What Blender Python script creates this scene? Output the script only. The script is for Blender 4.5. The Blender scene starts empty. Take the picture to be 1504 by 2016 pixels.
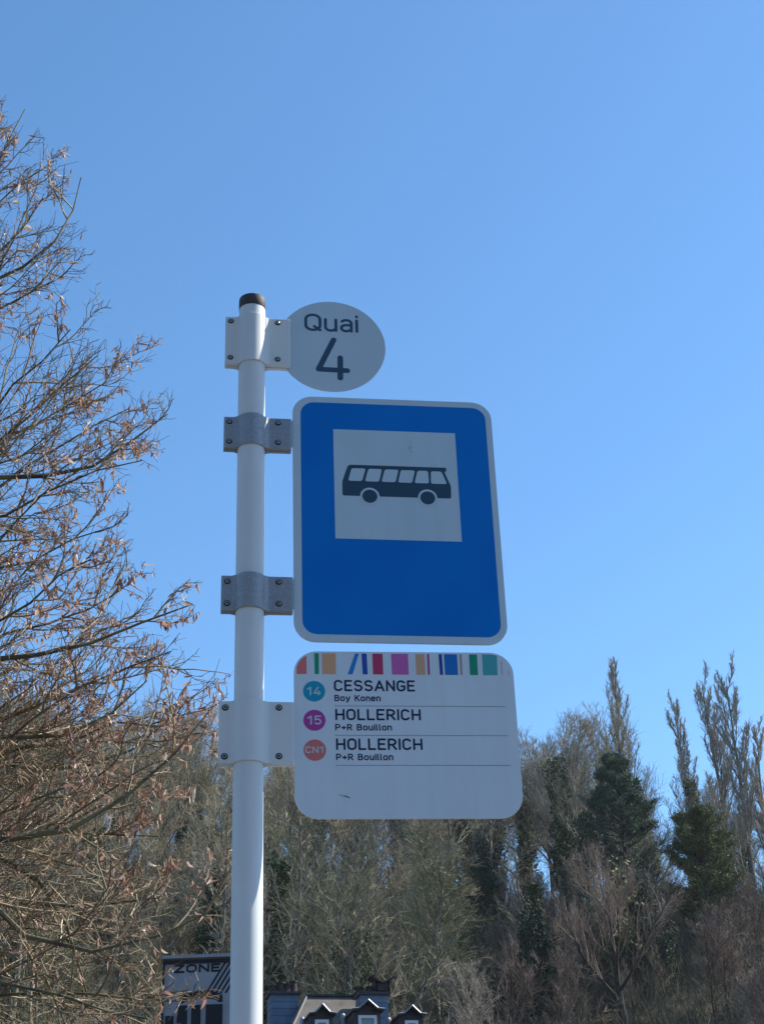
import bpy, math
import numpy as np
from mathutils import Vector, Matrix

sc = bpy.context.scene
rng = np.random.default_rng(11)
R = math.radians

# ------------------------------------------------------------------ camera
FPX, IW, IH = 3067.05, 1504.0, 2016.0          # focal length in photo pixels, photo size
YAW, PITCH, ROLL = R(7.808), R(28.524), R(-2.125)
CAM = np.array([-0.1198, -2.951, 1.6])
_f = np.array([math.sin(YAW) * math.cos(PITCH), math.cos(YAW) * math.cos(PITCH), math.sin(PITCH)])
_r = np.array([math.cos(YAW), -math.sin(YAW), 0.0])
_u = np.cross(_r, _f)
_r, _u = math.cos(ROLL) * _r + math.sin(ROLL) * _u, -math.sin(ROLL) * _r + math.cos(ROLL) * _u
HF = np.array([math.sin(YAW), math.cos(YAW), 0.0])      # horizontal view direction
HR = np.array([math.cos(YAW), -math.sin(YAW), 0.0])     # horizontal right of the view

cd = bpy.data.cameras.new('camera')
cam = bpy.data.objects.new('camera', cd)
sc.collection.objects.link(cam)
cd.sensor_fit = 'VERTICAL'
cd.sensor_height = 24.0
cd.lens = FPX / IH * 24.0
cd.clip_start = 0.05
cd.clip_end = 3000.0
m = Matrix.Identity(4)
for i in range(3):
    m[i][0], m[i][1], m[i][2], m[i][3] = _r[i], _u[i], -_f[i], CAM[i]
cam.matrix_world = m
sc.camera = cam

# ------------------------------------------------------------------ sky, sun, exposure
SUN_EL, SUN_OFF = R(43.0), R(8.5)               # sun to the right, a little behind the sign plane
w = bpy.data.worlds.new("World")
sc.world = w
w.use_nodes = True
nt = w.node_tree
bg = nt.nodes['Background']
sky = nt.nodes.new('ShaderNodeTexSky')
sky.sky_type = 'NISHITA'
sky.sun_disc = False
sky.sun_elevation = SUN_EL
sky.sun_rotation = R(90.0) - SUN_OFF
sky.altitude = 250.0
sky.air_density = 1.0
sky.dust_density = 0.2
sky.ozone_density = 5.0
hs = nt.nodes.new('ShaderNodeHueSaturation')
hs.inputs['Hue'].default_value = 0.494
hs.inputs['Saturation'].default_value = 1.09
nt.links.new(sky.outputs[0], hs.inputs['Color'])
nt.links.new(hs.outputs[0], bg.inputs[0])
bg.inputs[1].default_value = 0.15
sd = bpy.data.lights.new('sun', 'SUN')
sd.energy = 4.9
sd.angle = R(0.5)
sd.color = (1.0, 0.95, 0.86)
so = bpy.data.objects.new('sun', sd)
sc.collection.objects.link(so)
to_sun = Vector((math.cos(SUN_EL) * math.cos(SUN_OFF), math.cos(SUN_EL) * math.sin(SUN_OFF), math.sin(SUN_EL)))
so.rotation_euler = to_sun.to_track_quat('Z', 'Y').to_euler()
so.location = (20, 5, 30)
sc.view_settings.view_transform = 'Standard'
sc.view_settings.look = 'None'
sc.view_settings.gamma = 1.0
sc.view_settings.exposure = 0.67
sc.cycles.max_bounces = 6
sc.cycles.transparent_max_bounces = 8


# ------------------------------------------------------------------ helpers
def ray(px, py):
    d = _f + (px - IW / 2) / FPX * _r - (py - IH / 2) / FPX * _u
    return d


def at(px, py, v):
    """point seen at a photo position, v metres ahead on the ground plan"""
    d = ray(px, py)
    return CAM + d * (v / float(d @ HF))


def nrm(a):
    return a / np.maximum(np.linalg.norm(a, axis=-1, keepdims=True), 1e-9)


class MB:
    """collects arrays of faces and links them as one mesh object"""
    def __init__(s):
        s.v, s.f, s.n = [], [], 0

    def add(s, v, f, mat=0):
        v = np.asarray(v, float).reshape(-1, 3)
        f = np.asarray(f, int)
        s.v.append(v)
        s.f.append((f + s.n, mat))
        s.n += len(v)

    def poly(s, pts, mat=0):
        s.add(pts, [list(range(len(pts)))], mat)

    def box(s, c, size, mat=0, rot=None):
        x, y, z = np.asarray(size) / 2
        v = np.array([[-x, -y, -z], [x, -y, -z], [x, y, -z], [-x, y, -z], [-x, -y, z], [x, -y, z], [x, y, z], [-x, y, z]])
        if rot is not None:
            v = v @ np.asarray(rot).T
        s.add(v + np.asarray(c), [[0, 3, 2, 1], [4, 5, 6, 7], [0, 1, 5, 4], [1, 2, 6, 5], [2, 3, 7, 6], [3, 0, 4, 7]], mat)

    def prism(s, base, top, mat=0):
        n = len(base)
        v = np.concatenate([base, top])
        s.add(v, [[i, (i + 1) % n, n + (i + 1) % n, n + i] for i in range(n)], mat)
        s.add(base, [list(range(n))[::-1]], mat)
        s.add(top, [list(range(n))], mat)

    def lathe(s, prof, n, c=(0, 0, 0), axis='z', mat=0, mats=None):
        a = np.arange(n) * 2 * math.pi / n
        rows = []
        for r_, h in prof:
            rows.append(np.stack([r_ * np.cos(a), r_ * np.sin(a), np.full(n, h)], 1))
        v = np.concatenate(rows)
        if axis == '-y':
            v = np.stack([v[:, 0], -v[:, 2], v[:, 1]], 1)
        v = v + np.asarray(c)
        for k in range(len(prof) - 1):
            q = [[k * n + i, k * n + (i + 1) % n, (k + 1) * n + (i + 1) % n, (k + 1) * n + i] for i in range(n)]
            s.f.append((np.asarray(q) + s.n, mats[k] if mats else mat))
        s.v.append(v)
        s.n += len(v)
        s.add(v[-n:], [list(range(n))], mats[-1] if mats else mat)

    def mesh(s, name, mats, smooth=False):
        me = bpy.data.meshes.new(name)
        v = np.concatenate(s.v) if s.v else np.zeros((0, 3))
        me.vertices.add(len(v))
        me.vertices.foreach_set('co', v.astype(np.float32).ravel())
        li = np.concatenate([f.ravel() for f, _ in s.f]).astype(np.int32)
        tot = np.concatenate([np.full(len(f), f.shape[1]) for f, _ in s.f]).astype(np.int32)
        mi = np.concatenate([np.full(len(f), mt) for f, mt in s.f]).astype(np.int32)
        me.loops.add(len(li))
        me.loops.foreach_set('vertex_index', li)
        me.polygons.add(len(tot))
        me.polygons.foreach_set('loop_start', np.concatenate([[0], np.cumsum(tot)[:-1]]).astype(np.int32))
        for mt in (mats if isinstance(mats, (list, tuple)) else [mats]):
            me.materials.append(mt)
        me.polygons.foreach_set('material_index', mi)
        me.polygons.foreach_set('use_smooth', np.full(len(tot), bool(smooth)))
        me.update(calc_edges=True)
        return me

    def build(s, name, mats, parent=None, smooth=False):
        return link(name, s.mesh(name, mats, smooth), parent)


def link(name, data, parent=None):
    o = bpy.data.objects.new(name, data)
    sc.collection.objects.link(o)
    if parent is not None:
        o.parent = parent
    return o


def thing(name, label, cat, loc=(0, 0, 0), rz=0.0, group=None):
    o = bpy.data.objects.new(name, None)
    sc.collection.objects.link(o)
    o.empty_display_size = 0.2
    o.location = loc
    o.rotation_euler = (0, 0, rz)
    tag(o, label, cat, group)
    return o


def tag(o, label, cat, group=None):
    o['label'] = label
    o['category'] = cat
    if group:
        o['group'] = group


def soften(o, w_, seg=2, ang=35):
    b = o.modifiers.new('bevel', 'BEVEL')
    b.width = w_
    b.segments = seg
    b.limit_method = 'ANGLE'
    b.angle_limit = R(ang)
    return o


# ------------------------------------------------------------------ materials
def mat(name, col, rough=0.6, spec=0.5, metal=0.0, var=None, scale=20.0, detail=4.0, bump=0.0, bscale=None,
        island=None, trans=0.0, coat=0.0, streak=0.0):
    mt = bpy.data.materials.new(name)
    mt.use_nodes = True
    t = mt.node_tree
    p = t.nodes['Principled BSDF']
    p.inputs['Roughness'].default_value = rough
    p.inputs['Specular IOR Level'].default_value = spec
    p.inputs['Metallic'].default_value = metal
    p.inputs['Coat Weight'].default_value = coat
    p.inputs['Base Color'].default_value = (*col, 1)
    src = None
    if island:
        g = t.nodes.new('ShaderNodeNewGeometry')
        cr = t.nodes.new('ShaderNodeValToRGB')
        el = cr.color_ramp.elements
        for i, c in enumerate(island):
            x = i / (len(island) - 1)
            if i == 0:
                e = el[0]
            elif i == len(island) - 1:
                e = el[-1]
            else:
                e = el.new(x)
            e.position = x
            e.color = (*c, 1)
        t.links.new(g.outputs['Random Per Island'], cr.inputs[0])
        src = cr.outputs[0]
    if var:
        tc = t.nodes.new('ShaderNodeTexCoord')
        n = t.nodes.new('ShaderNodeTexNoise')
        n.inputs['Scale'].default_value = scale
        n.inputs['Detail'].default_value = detail
        t.links.new(tc.outputs['Object'], n.inputs['Vector'])
        mr = t.nodes.new('ShaderNodeMapRange')
        mr.inputs[1].default_value, mr.inputs[2].default_value = 0.35, 0.65
        t.links.new(n.outputs[0], mr.inputs[0])
        mx = t.nodes.new('ShaderNodeMix')
        mx.data_type = 'RGBA'
        t.links.new(mr.outputs[0], mx.inputs[0])
        if src is not None:
            t.links.new(src, mx.inputs[6])
        else:
            mx.inputs[6].default_value = (*col, 1)
        mx.inputs[7].default_value = (*var, 1)
        src = mx.outputs[2]
    if streak:                                  # faint rain streaks and dust, stretched downwards
        tc = t.nodes.new('ShaderNodeTexCoord')
        mp = t.nodes.new('ShaderNodeMapping')
        mp.inputs['Scale'].default_value = (42, 42, 2.6)
        n = t.nodes.new('ShaderNodeTexNoise')
        n.inputs['Scale'].default_value = 1.0
        n.inputs['Detail'].default_value = 6
        t.links.new(tc.outputs['Object'], mp.inputs[0])
        t.links.new(mp.outputs[0], n.inputs['Vector'])
        mr = t.nodes.new('ShaderNodeMapRange')
        mr.inputs[1].default_value, mr.inputs[2].default_value = 0.42, 0.72
        mr.inputs[4].default_value = streak
        t.links.new(n.outputs[0], mr.inputs[0])
        mx = t.nodes.new('ShaderNodeMix')
        mx.data_type = 'RGBA'
        t.links.new(mr.outputs[0], mx.inputs[0])
        t.links.new(src, mx.inputs[6])
        mx.inputs[7].default_value = (0.26, 0.25, 0.22, 1)
        src = mx.outputs[2]
        mr2 = t.nodes.new('ShaderNodeMapRange')
        mr2.inputs[3].default_value, mr2.inputs[4].default_value = rough - 0.06, rough + 0.12
        t.links.new(n.outputs[0], mr2.inputs[0])
        t.links.new(mr2.outputs[0], p.inputs['Roughness'])
    if src is not None:
        t.links.new(src, p.inputs['Base Color'])
    if bump:
        tc = t.nodes.new('ShaderNodeTexCoord')
        n = t.nodes.new('ShaderNodeTexNoise')
        n.inputs['Scale'].default_value = bscale or scale
        n.inputs['Detail'].default_value = 5
        b = t.nodes.new('ShaderNodeBump')
        b.inputs['Strength'].default_value = bump
        b.inputs['Distance'].default_value = 0.01
        t.links.new(tc.outputs['Object'], n.inputs['Vector'])
        t.links.new(n.outputs[0], b.inputs['Height'])
        t.links.new(b.outputs[0], p.inputs['Normal'])
    if trans:
        tr = t.nodes.new('ShaderNodeBsdfTranslucent')
        if src is not None:
            t.links.new(src, tr.inputs[0])
        else:
            tr.inputs[0].default_value = (*col, 1)
        ms = t.nodes.new('ShaderNodeMixShader')
        ms.inputs[0].default_value = trans
        t.links.new(p.outputs[0], ms.inputs[1])
        t.links.new(tr.outputs[0], ms.inputs[2])
        t.links.new(ms.outputs[0], t.nodes['Material Output'].inputs[0])
    return mt


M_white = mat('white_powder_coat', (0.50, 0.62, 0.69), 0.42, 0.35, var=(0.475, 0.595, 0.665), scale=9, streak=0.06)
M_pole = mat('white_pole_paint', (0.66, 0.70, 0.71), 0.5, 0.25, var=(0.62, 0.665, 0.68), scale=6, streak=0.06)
M_board = mat('route_board_lit_coat', (0.64, 0.73, 0.79), 0.45, 0.35, var=(0.61, 0.70, 0.765), scale=9, streak=0.06)  # lighter than the other plates: light bounced off the ground put into colour
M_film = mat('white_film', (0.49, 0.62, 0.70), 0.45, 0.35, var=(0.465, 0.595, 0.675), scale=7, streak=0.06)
M_blue = mat('blue_film', (0.0, 0.185, 0.60), 0.5, 0.12, var=(0.0, 0.165, 0.56), scale=5, streak=0.012)
M_bus = mat('dark_bus_print', (0.012, 0.05, 0.085), 0.4, 0.5)
M_navy = mat('navy_print', (0.006, 0.016, 0.06), 0.45, 0.4)
M_quai = mat('slate_blue_print', (0.02, 0.06, 0.11), 0.42, 0.5)
M_rule = mat('grey_rule_print', (0.16, 0.2, 0.26), 0.5, 0.4)
M_alu = mat('dull_cast_aluminium', (0.33, 0.35, 0.37), 0.5, 0.5, metal=0.35, var=(0.27, 0.29, 0.31), scale=160, bump=0.15, bscale=300)
M_cap = mat('dark_plastic_cap', (0.055, 0.053, 0.054), 0.65, 0.3)
M_steel = mat('bolt_steel', (0.32, 0.33, 0.34), 0.35, 0.5, metal=0.8)
M_dark = mat('bolt_recess_shade', (0.012, 0.013, 0.015), 0.6, 0.3)  # near-black colour paints the shade inside counterbore and socket
M_scuff = mat('scuff', (0.16, 0.19, 0.23), 0.7, 0.3)


# ------------------------------------------------------------------ terrain, road, pavement
def smooth(s):
    s = np.clip(s, 0, 1)
    return s * s * (3 - 2 * s)


def terrain_z(x, y):
    q = np.stack([np.asarray(x, float) - CAM[0], np.asarray(y, float) - CAM[1]], -1)
    v = q @ HF[:2]
    u = q @ HR[:2]
    t = u / np.maximum(v, 20.0)
    fac = 1.0 + 0.12 * np.clip(-(t + 0.03) / 0.25, -0.6, 1.0)
    ramp = 0.75 * np.clip((v - 56) / 76, 0, 1) + 0.25 * smooth((v - 56) / 76)
    ramp = np.where(v > 132, 1.0 + (v - 132) * 0.0006, ramp)
    bumps = 0.7 * np.sin(x * 0.13 + 1.0) * np.sin(y * 0.11) + 0.3 * np.sin(x * 0.41) * np.cos(y * 0.37 + 2)
    back = 42.0 * smooth((-v - 22) / 75)                    # unseen rise behind the viewer, added to block the bright low sky
    return 37.0 * fac * ramp + bumps * smooth((v - 56) / 20) + back


def ground():
    gx = np.concatenate([np.linspace(-900, -140, 12), np.linspace(-130, 150, 141), np.linspace(165, 900, 12)])
    gy = np.concatenate([np.linspace(-900, -150, 8), np.linspace(-140, 220, 181), np.linspace(240, 1200, 12)])
    X, Y = np.meshgrid(gx, gy)
    Z = terrain_z(X, Y) - 0.004
    nx, ny = len(gx), len(gy)
    V = np.stack([X, Y, Z], -1).reshape(-1, 3)
    i, j = np.meshgrid(np.arange(nx - 1), np.arange(ny - 1))
    a = (j * nx + i).ravel()
    b = MB()
    b.add(V, np.stack([a, a + 1, a + nx + 1, a + nx], 1))
    mg = mat('leaf_litter', (0.055, 0.043, 0.027), 0.9, 0.2, var=(0.03, 0.032, 0.016), scale=0.6, bump=0.6, bscale=3)
    o = b.build('ground', mg, smooth=True)
    o['kind'] = 'structure'
    # pavement the sign stands on, kerb edge, road behind the sign
    mp = mat('concrete_paving', (0.17, 0.168, 0.165), 0.85, 0.3, var=(0.135, 0.134, 0.132), scale=3, bump=0.2, bscale=80)
    ma = mat('asphalt', (0.05, 0.05, 0.052), 0.9, 0.3, var=(0.04, 0.04, 0.042), scale=5, bump=0.3, bscale=120)
    b = MB()
    b.box((0, -4.2, 0.06), (160, 9.6, 0.12))
    o = b.build('pavement', mp)
    o['kind'] = 'structure'
    soften(o, 0.02)
    b = MB()
    b.box((0, 5.1, -0.05), (160, 8.9, 0.108))
    o = b.build('road', ma)
    o['kind'] = 'structure'
    b = MB()
    ml = mat('road_paint', (0.72, 0.72, 0.7), 0.7, 0.3, var=(0.6, 0.6, 0.58), scale=12)
    for k in range(-12, 13):
        b.box((k * 6.0, 5.0, 0.006), (3.0, 0.12, 0.004))
    o = b.build('road_marking', ml)
    o['kind'] = 'structure'


ground()


# ------------------------------------------------------------------ bus stop sign
S_ = 0.001
BASE = 0.12          # pavement height


def rrect(x0, x1, z0, z1, r, n=10):
    pts = []
    for cx, cz, a0 in ((x1 - r, z1 - r, 0), (x0 + r, z1 - r, 90), (x0 + r, z0 + r, 180), (x1 - r, z0 + r, 270)):
        for k in range(n + 1):
            a = R(a0 + 90 * k / n)
            pts.append((cx + r * math.cos(a), cz + r * math.sin(a)))
    return pts          # counter-clockwise in x,z


def flat(b, pts, y, mat_=0):
    """face in the x,z plane facing -y (millimetres)"""
    p = np.array([(x, y, z) for x, z in pts]) * S_
    b.add(p, [list(range(len(p)))], mat_)


def slab(b, pts, y0, y1, mat_=0):
    base = np.array([(x, y1, z) for x, z in pts]) * S_
    top = np.array([(x, y0, z) for x, z in pts]) * S_
    b.prism(base, top, mat_)


def circ(cx, cz, r, n=48):
    return [(cx + r * math.cos(2 * math.pi * k / n), cz + r * math.sin(2 * math.pi * k / n)) for k in range(n)]


# ---- stroke lettering: centre lines in a box of width w, height 1 (inside half a stroke)
def arc(cx, cy, rx, ry, a0, a1, n=12):
    return [(cx + rx * math.cos(R(a0 + (a1 - a0) * k / n)), cy + ry * math.sin(R(a0 + (a1 - a0) * k / n))) for k in range(n + 1)]


def oval(w_, c=0.36):
    """DIN style stadium, closed"""
    r = w_ / 2
    return (arc(r, 1 - r, r, r, 0, 180) + arc(r, r, r, r, 180, 360))


def bowl(x, w_, y0, y1):
    r = (y1 - y0) / 2
    r2 = min(r, w_)
    return [(x, y1)] + arc(x + w_ - r2, y1 - r, r2, r, 90, -90) + [(x, y0)]


XH = 0.73            # x-height of the small letters
GLY = {}


def g(ch, w_, *strokes):
    GLY[ch] = (w_, strokes)


_o = oval(0.56)
g('O', 0.56, _o + _o[:1])
g('C', 0.54, arc(0.27, 0.73, 0.27, 0.27, 25, 180) + arc(0.27, 0.27, 0.27, 0.27, 180, 335))
g('G', 0.56, arc(0.28, 0.72, 0.28, 0.28, 28, 180) + arc(0.28, 0.28, 0.28, 0.28, 180, 360) + [(0.56, 0.46)], [(0.56, 0.46), (0.32, 0.46)])
g('E', 0.48, [(0.48, 1), (0, 1)], [(0, 1), (0, 0)], [(0, 0), (0.48, 0)], [(0, 0.52), (0.41, 0.52)])
g('S', 0.54, arc(0.27, 0.755, 0.26, 0.245, 30, 180) + arc(0.27, 0.755, 0.26, 0.245, 180, 262, 6) + arc(0.27, 0.255, 0.27, 0.255, 80, 0, 8) + arc(0.27, 0.255, 0.27, 0.255, 0, -150))
g('A', 0.64, [(0, 0), (0.32, 1)], [(0.32, 1), (0.64, 0)], [(0.11, 0.28), (0.53, 0.28)])
g('N', 0.56, [(0, 0), (0, 1)], [(0, 1), (0.56, 0)], [(0.56, 0), (0.56, 1)])
g('H', 0.56, [(0, 0), (0, 1)], [(0.56, 0), (0.56, 1)], [(0, 0.5), (0.56, 0.5)])
g('L', 0.45, [(0, 1), (0, 0)], [(0, 0), (0.45, 0)])
g('I', 0.0, [(0, 0), (0, 1)])
g('R', 0.54, [(0, 0), (0, 1)], bowl(0, 0.52, 0.45, 1.0), [(0.27, 0.45), (0.54, 0)])
g('P', 0.54, [(0, 0), (0, 1)], bowl(0, 0.54, 0.43, 1.0))
g('B', 0.54, [(0, 0), (0, 1)], bowl(0, 0.50, 0.53, 1.0), bowl(0, 0.54, 0.0, 0.53))
g('K', 0.56, [(0, 0), (0, 1)], [(0, 0.36), (0.52, 1)], [(0.19, 0.59), (0.56, 0)])
g('Z', 0.54, [(0, 1), (0.54, 1)], [(0.54, 1), (0, 0)], [(0, 0), (0.54, 0)])
g('Q', 0.60, oval(0.60) + oval(0.60)[:1], [(0.36, 0.24), (0.60, 0.0)])
g('+', 0.50, [(0, 0.42), (0.50, 0.42)], [(0.25, 0.17), (0.25, 0.67)])
g('1', 0.28, [(0.28, 0), (0.28, 1)], [(0.28, 1), (0, 0.76)])
g('4', 0.62, [(0.40, 1), (0, 0.22)], [(0, 0.22), (0.62, 0.22)], [(0.46, 0.5), (0.46, 0)])
g('5', 0.52, [(0.50, 1), (0.05, 1)], [(0.05, 1), (0.03, 0.52)], [(0.03, 0.52)] + arc(0.25, 0.31, 0.27, 0.31, 125, -145, 18))
r_ = 0.24
_s = arc(r_, XH - r_, r_, r_, 0, 180) + arc(r_, r_, r_, r_, 180, 360)
g('o', 0.48, _s + _s[:1])
g('e', 0.48, [(0.0, 0.37), (0.48, 0.37)], [(0.48, 0.37)] + arc(r_, XH - r_, r_, r_, 0, 180) + arc(r_, r_, r_, r_, 180, 318))
g('n', 0.44, [(0, 0), (0, XH)], arc(0.22, XH - 0.22, 0.22, 0.22, 180, 0) + [(0.44, 0)])
g('u', 0.44, [(0, XH)] + arc(0.22, 0.22, 0.22, 0.22, 180, 360) + [(0.44, XH)], [(0.44, 0), (0.44, 0.3)])
g('i', 0.0, [(0, 0), (0, XH)], [(0, 0.97), (0, 1.0)])
g('l', 0.12, [(0, 1), (0, 0.12)] + arc(0.12, 0.12, 0.12, 0.12, 180, 270, 5))
g('y', 0.50, [(0, XH), (0.25, 0.0)], [(0.50, XH), (0.25, 0.0), (0.20, -0.16), (0.06, -0.24)])
g('a', 0.42, arc(0.2, XH - 0.2, 0.2, 0.2, 150, 90, 6) + arc(0.22, XH - 0.2, 0.2, 0.2, 90, 0, 6) + [(0.42, 0)],
  [(0.42, 0.40), (0.19, 0.40)] + arc(0.19, 0.2, 0.19, 0.2, 90, 270) + [(0.24, 0.0), (0.42, 0.10)])


def ribbon(b, pts, hw, y, mat_=0, closed=False):
    p = np.array(pts, float)
    keep = [0] + [i for i in range(1, len(p)) if np.linalg.norm(p[i] - p[i - 1]) > 1e-6]
    p = p[keep]
    closed = len(p) > 3 and np.linalg.norm(p[0] - p[-1]) < 1e-4
    d = nrm(np.diff(p, axis=0))
    n_ = np.stack([-d[:, 1], d[:, 0]], 1)
    if closed:
        nn = np.concatenate([[n_[-1] + n_[0]], n_[:-1] + n_[1:], [n_[-1] + n_[0]]])
    else:
        nn = np.concatenate([n_[:1] * 2, n_[:-1] + n_[1:], n_[-1:] * 2])
    nn = nrm(nn)
    L, Rr = p + nn * hw, p - nn * hw
    outline = list(L[::-1]) + []
    quads = []
    V = [(x, y, z) for x, z in np.concatenate([L, Rr])]
    k = len(p)
    for i in range(k - 1):
        quads.append([i, k + i, k + i + 1, i + 1])
    b.add(np.array(V) * S_, quads, mat_)
    if not closed:
        for e, dd, nv in ((p[0], -d[0], nn[0]), (p[-1], d[-1], -nn[-1])):
            fan = [e + hw * (math.cos(t) * -nv * -1 + math.sin(t) * dd) for t in np.linspace(0, math.pi, 9)]
            if dd @ d[0 if dd is not d[-1] else -1] < 0:
                pass
            q = np.array([(x, y, z) for x, z in fan])
            # face -y: counter-clockwise when seen from -y (x right, z up)
            a2 = np.array(fan)
            area = np.sum(a2[:, 0] * np.roll(a2[:, 1], -1) - np.roll(a2[:, 0], -1) * a2[:, 1])
            if area < 0:
                q = q[::-1]
            b.add(q * S_, [list(range(len(q)))], mat_)


def text(b, s, x0, x1, zb, cap, wt, y, mat_=0, gap=0.24):
    """lettering whose outer edges run x0..x1, base line zb, cap height cap, stroke wt (mm)"""
    hw = wt / 2
    ch = cap - wt
    widths = [0.22 if c == ' ' else GLY[c][0] for c in s]
    tot = sum(widths) * ch + (len(s) - 1) * (gap * cap) + wt
    k = (x1 - x0) / tot
    x = x0 + hw
    n = 0
    for c, w_ in zip(s, widths):
        if c != ' ':
            for st in GLY[c][1]:
                pts = [(x + px * ch * k, zb + hw + pz * ch) for px, pz in st]
                ribbon(b, pts, hw, y - 0.012 * (n % 5), mat_)
                n += 1
        x += (w_ * ch + gap * cap) * k


sign = thing('bus_stop_sign', 'white bus stop pole with round platform sign, blue bus sign and route board', 'bus stop sign', (0, 0, 0))

# pole and cap
b = MB()
b.lathe([(0.0300, BASE), (0.0300, 3.7395)], 64)
b.build('pole', M_pole, sign, smooth=True)
b = MB()
b.lathe([(0.0303, 3.7398), (0.0308, 3.7405), (0.0308, 3.7660), (0.0300, 3.7690), (0.0280, 3.7705)], 64)
b.build('pole_cap', M_cap, sign, smooth=True)
b = MB()
b.lathe([(0.075, BASE), (0.075, BASE + 0.012), (0.034, BASE + 0.012), (0.034, BASE + 0.05), (0.0305, BASE + 0.052)], 40)
b.build('base_flange', M_alu, sign)


def clamp_profile(x0, x1):
    """front half of a clamp in plan (mm): y negative is towards the viewer"""
    ro, ri = 33.5, 30.15
    out = [(x0, -1.3), (x0, -9.0), (x0 + 0.6, -10.4), (x0 + 2.0, -11.0), (-43, -11.0), (-39, -11.5), (-35.5, -12.9), (-32.2, -15.2)]
    for k in range(25):
        a = R(180 + 30 + 120 * k / 24)
        out.append((ro * math.cos(a), ro * math.sin(a)))
    out += [(32.2, -15.2), (35.5, -12.9), (39, -11.5), (43, -11.0), (x1 - 2.0, -11.0), (x1 - 0.6, -10.4), (x1, -9.0), (x1, -1.3)]
    inn = []
    for k in range(33):
        a = R(357 - 174 * k / 32)
        inn.append((ri * math.cos(a), ri * math.sin(a)))
    return out, inn


def clamp(x0, x1, z0, z1, mt, bolts, y_top=None):
    b = MB()
    out, inn = clamp_profile(x0, x1)
    ring = out + inn
    n = len(ring)
    for sgn in (1, -1):
        p0 = np.array([(x, y * sgn, z0) for x, y in ring]) * S_
        p1 = np.array([(x, y * sgn, z1) for x, y in ring]) * S_
        q = [[i, (i + 1) % n, n + (i + 1) % n, n + i] for i in range(n)]
        f0, f1 = list(range(n))[::-1], list(range(n))
        if sgn < 0:
            q = [a[::-1] for a in q]
            f0, f1 = f0[::-1], f1[::-1]
        b.add(np.concatenate([p0, p1]), q)
        b.add(p0, [f0])
        b.add(p1, [f1])
    c = b.build('clamp', mt, sign)
    c.data.validate()
    import bmesh
    bm = bmesh.new()
    bm.from_mesh(c.data)
    bmesh.ops.remove_doubles(bm, verts=bm.verts, dist=1e-6)
    bmesh.ops.recalc_face_normals(bm, faces=bm.faces)
    bm.to_mesh(c.data)
    bm.free()
    soften(c, 0.0012, 2, 40)
    for x, z in bolts:
        bb = MB()
        bb.lathe([(0.0068, -0.0111 + 0.0113), (0.0068, 0.0004), (0.0058, 0.0012), (0.0046, 0.0006)], 24,
                 (x * S_, -0.0110, z * S_), '-y', mats=[1, 1, 1, 1])
        bb.lathe([(0.0044, 0.0008), (0.0044, 0.0024), (0.0036, 0.0031), (0.0021, 0.0032), (0.0020, 0.0012)], 18,
                 (x * S_, -0.0110, z * S_), '-y', mats=[0, 0, 0, 1, 1])
        bb.build('bolt', [M_steel, M_dark], c)
        nb = MB()
        nb.lathe([(0.0065, 0.0), (0.0065, 0.005), (0.0035, 0.005), (0.0035, 0.009)], 6, (0, 0, 0), '-y')
        # nut on the back half
        me = nb
        me.v = [np.stack([v[:, 0] + x * S_, -v[:, 1] + 0.0110, v[:, 2] + z * S_], 1) for v in me.v]
        me.build('nut', M_steel, c)
    return c


def zt(z_, y=-11.0):
    """height above the ground of a mark seen at z_ mm above the eye on the sign plane, standing y mm off it"""
    return 1600.0 + z_ * (2951.0 + y) / 2951.0


clamp(-61, 86.5, zt(1991), zt(2120.5), M_pole, [(-49, zt(2108.6)), (57.8, zt(2108.7)), (-49, zt(2008.3)), (57.8, zt(2008)) ])
clamp(-60.5, 88, zt(1770.5), zt(1849.5), M_alu, [(-48.7, zt(1836.5)), (58.5, zt(1837.5)), (-48.7, zt(1786)), (58.5, zt(1787))])
clamp(-60, 89.5, zt(1376.5), zt(1456.5), M_alu, [(-47.5, zt(1443)), (60, zt(1444)), (-47.5, zt(1392)), (60, zt(1393.5))])
clamp(-60, 90, zt(1043.5), zt(1174.5), M_pole, [(-47.6, zt(1160.5)), (59.9, zt(1162)), (-47.6, zt(1057.5)), (59.9, zt(1059))])

# round platform sign
b = MB()
slab(b, circ(182, 3649.7, 124.8, 96), -1.1, 1.1)
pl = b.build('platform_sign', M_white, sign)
soften(pl, 0.0006)
b = MB()
text(b, 'Quai', 120.0, 247.2, 3689.4, 49.2, 6.8, -1.45, gap=0.2)
b.build('platform_word', M_quai, pl)
b = MB()
hw4 = 6.5
for i, st in enumerate(([(187.2, 3667.0), (151.5, 3584.6)], [(151.5, 3584.6), (217.0, 3583.4)], [(201.5, 3618.0), (200.8, 3562.5)])):
    ribbon(b, st, hw4, -1.45 - 0.015 * i)
b.build('platform_number', M_quai, pl)

# blue bus sign
b = MB()
X0, X1, Z0, Z1 = 91.6, 542.4, 2908.8, 3509.2
slab(b, rrect(X0, X1, Z0, Z1, 45), -1.8, 5.0)
for zc_ in (zt(1810, 0), zt(1416, 0)):
    b.box((0.0645, 0, zc_ * S_), (0.068, 0.0020, 0.07))
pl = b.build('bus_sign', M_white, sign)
soften(pl, 0.0022, 3)
b = MB()
flat(b, rrect(109.4, 528.6, 2924.6, 3494.2, 31), -2.1)
b.build('blue_panel', M_blue, pl)
b = MB()
flat(b, [(181.7, 3150), (456.5, 3149.6), (456.5, 3424.8), (181.8, 3424.7)], -2.4)
b.build('white_panel', M_film, pl)


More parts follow.
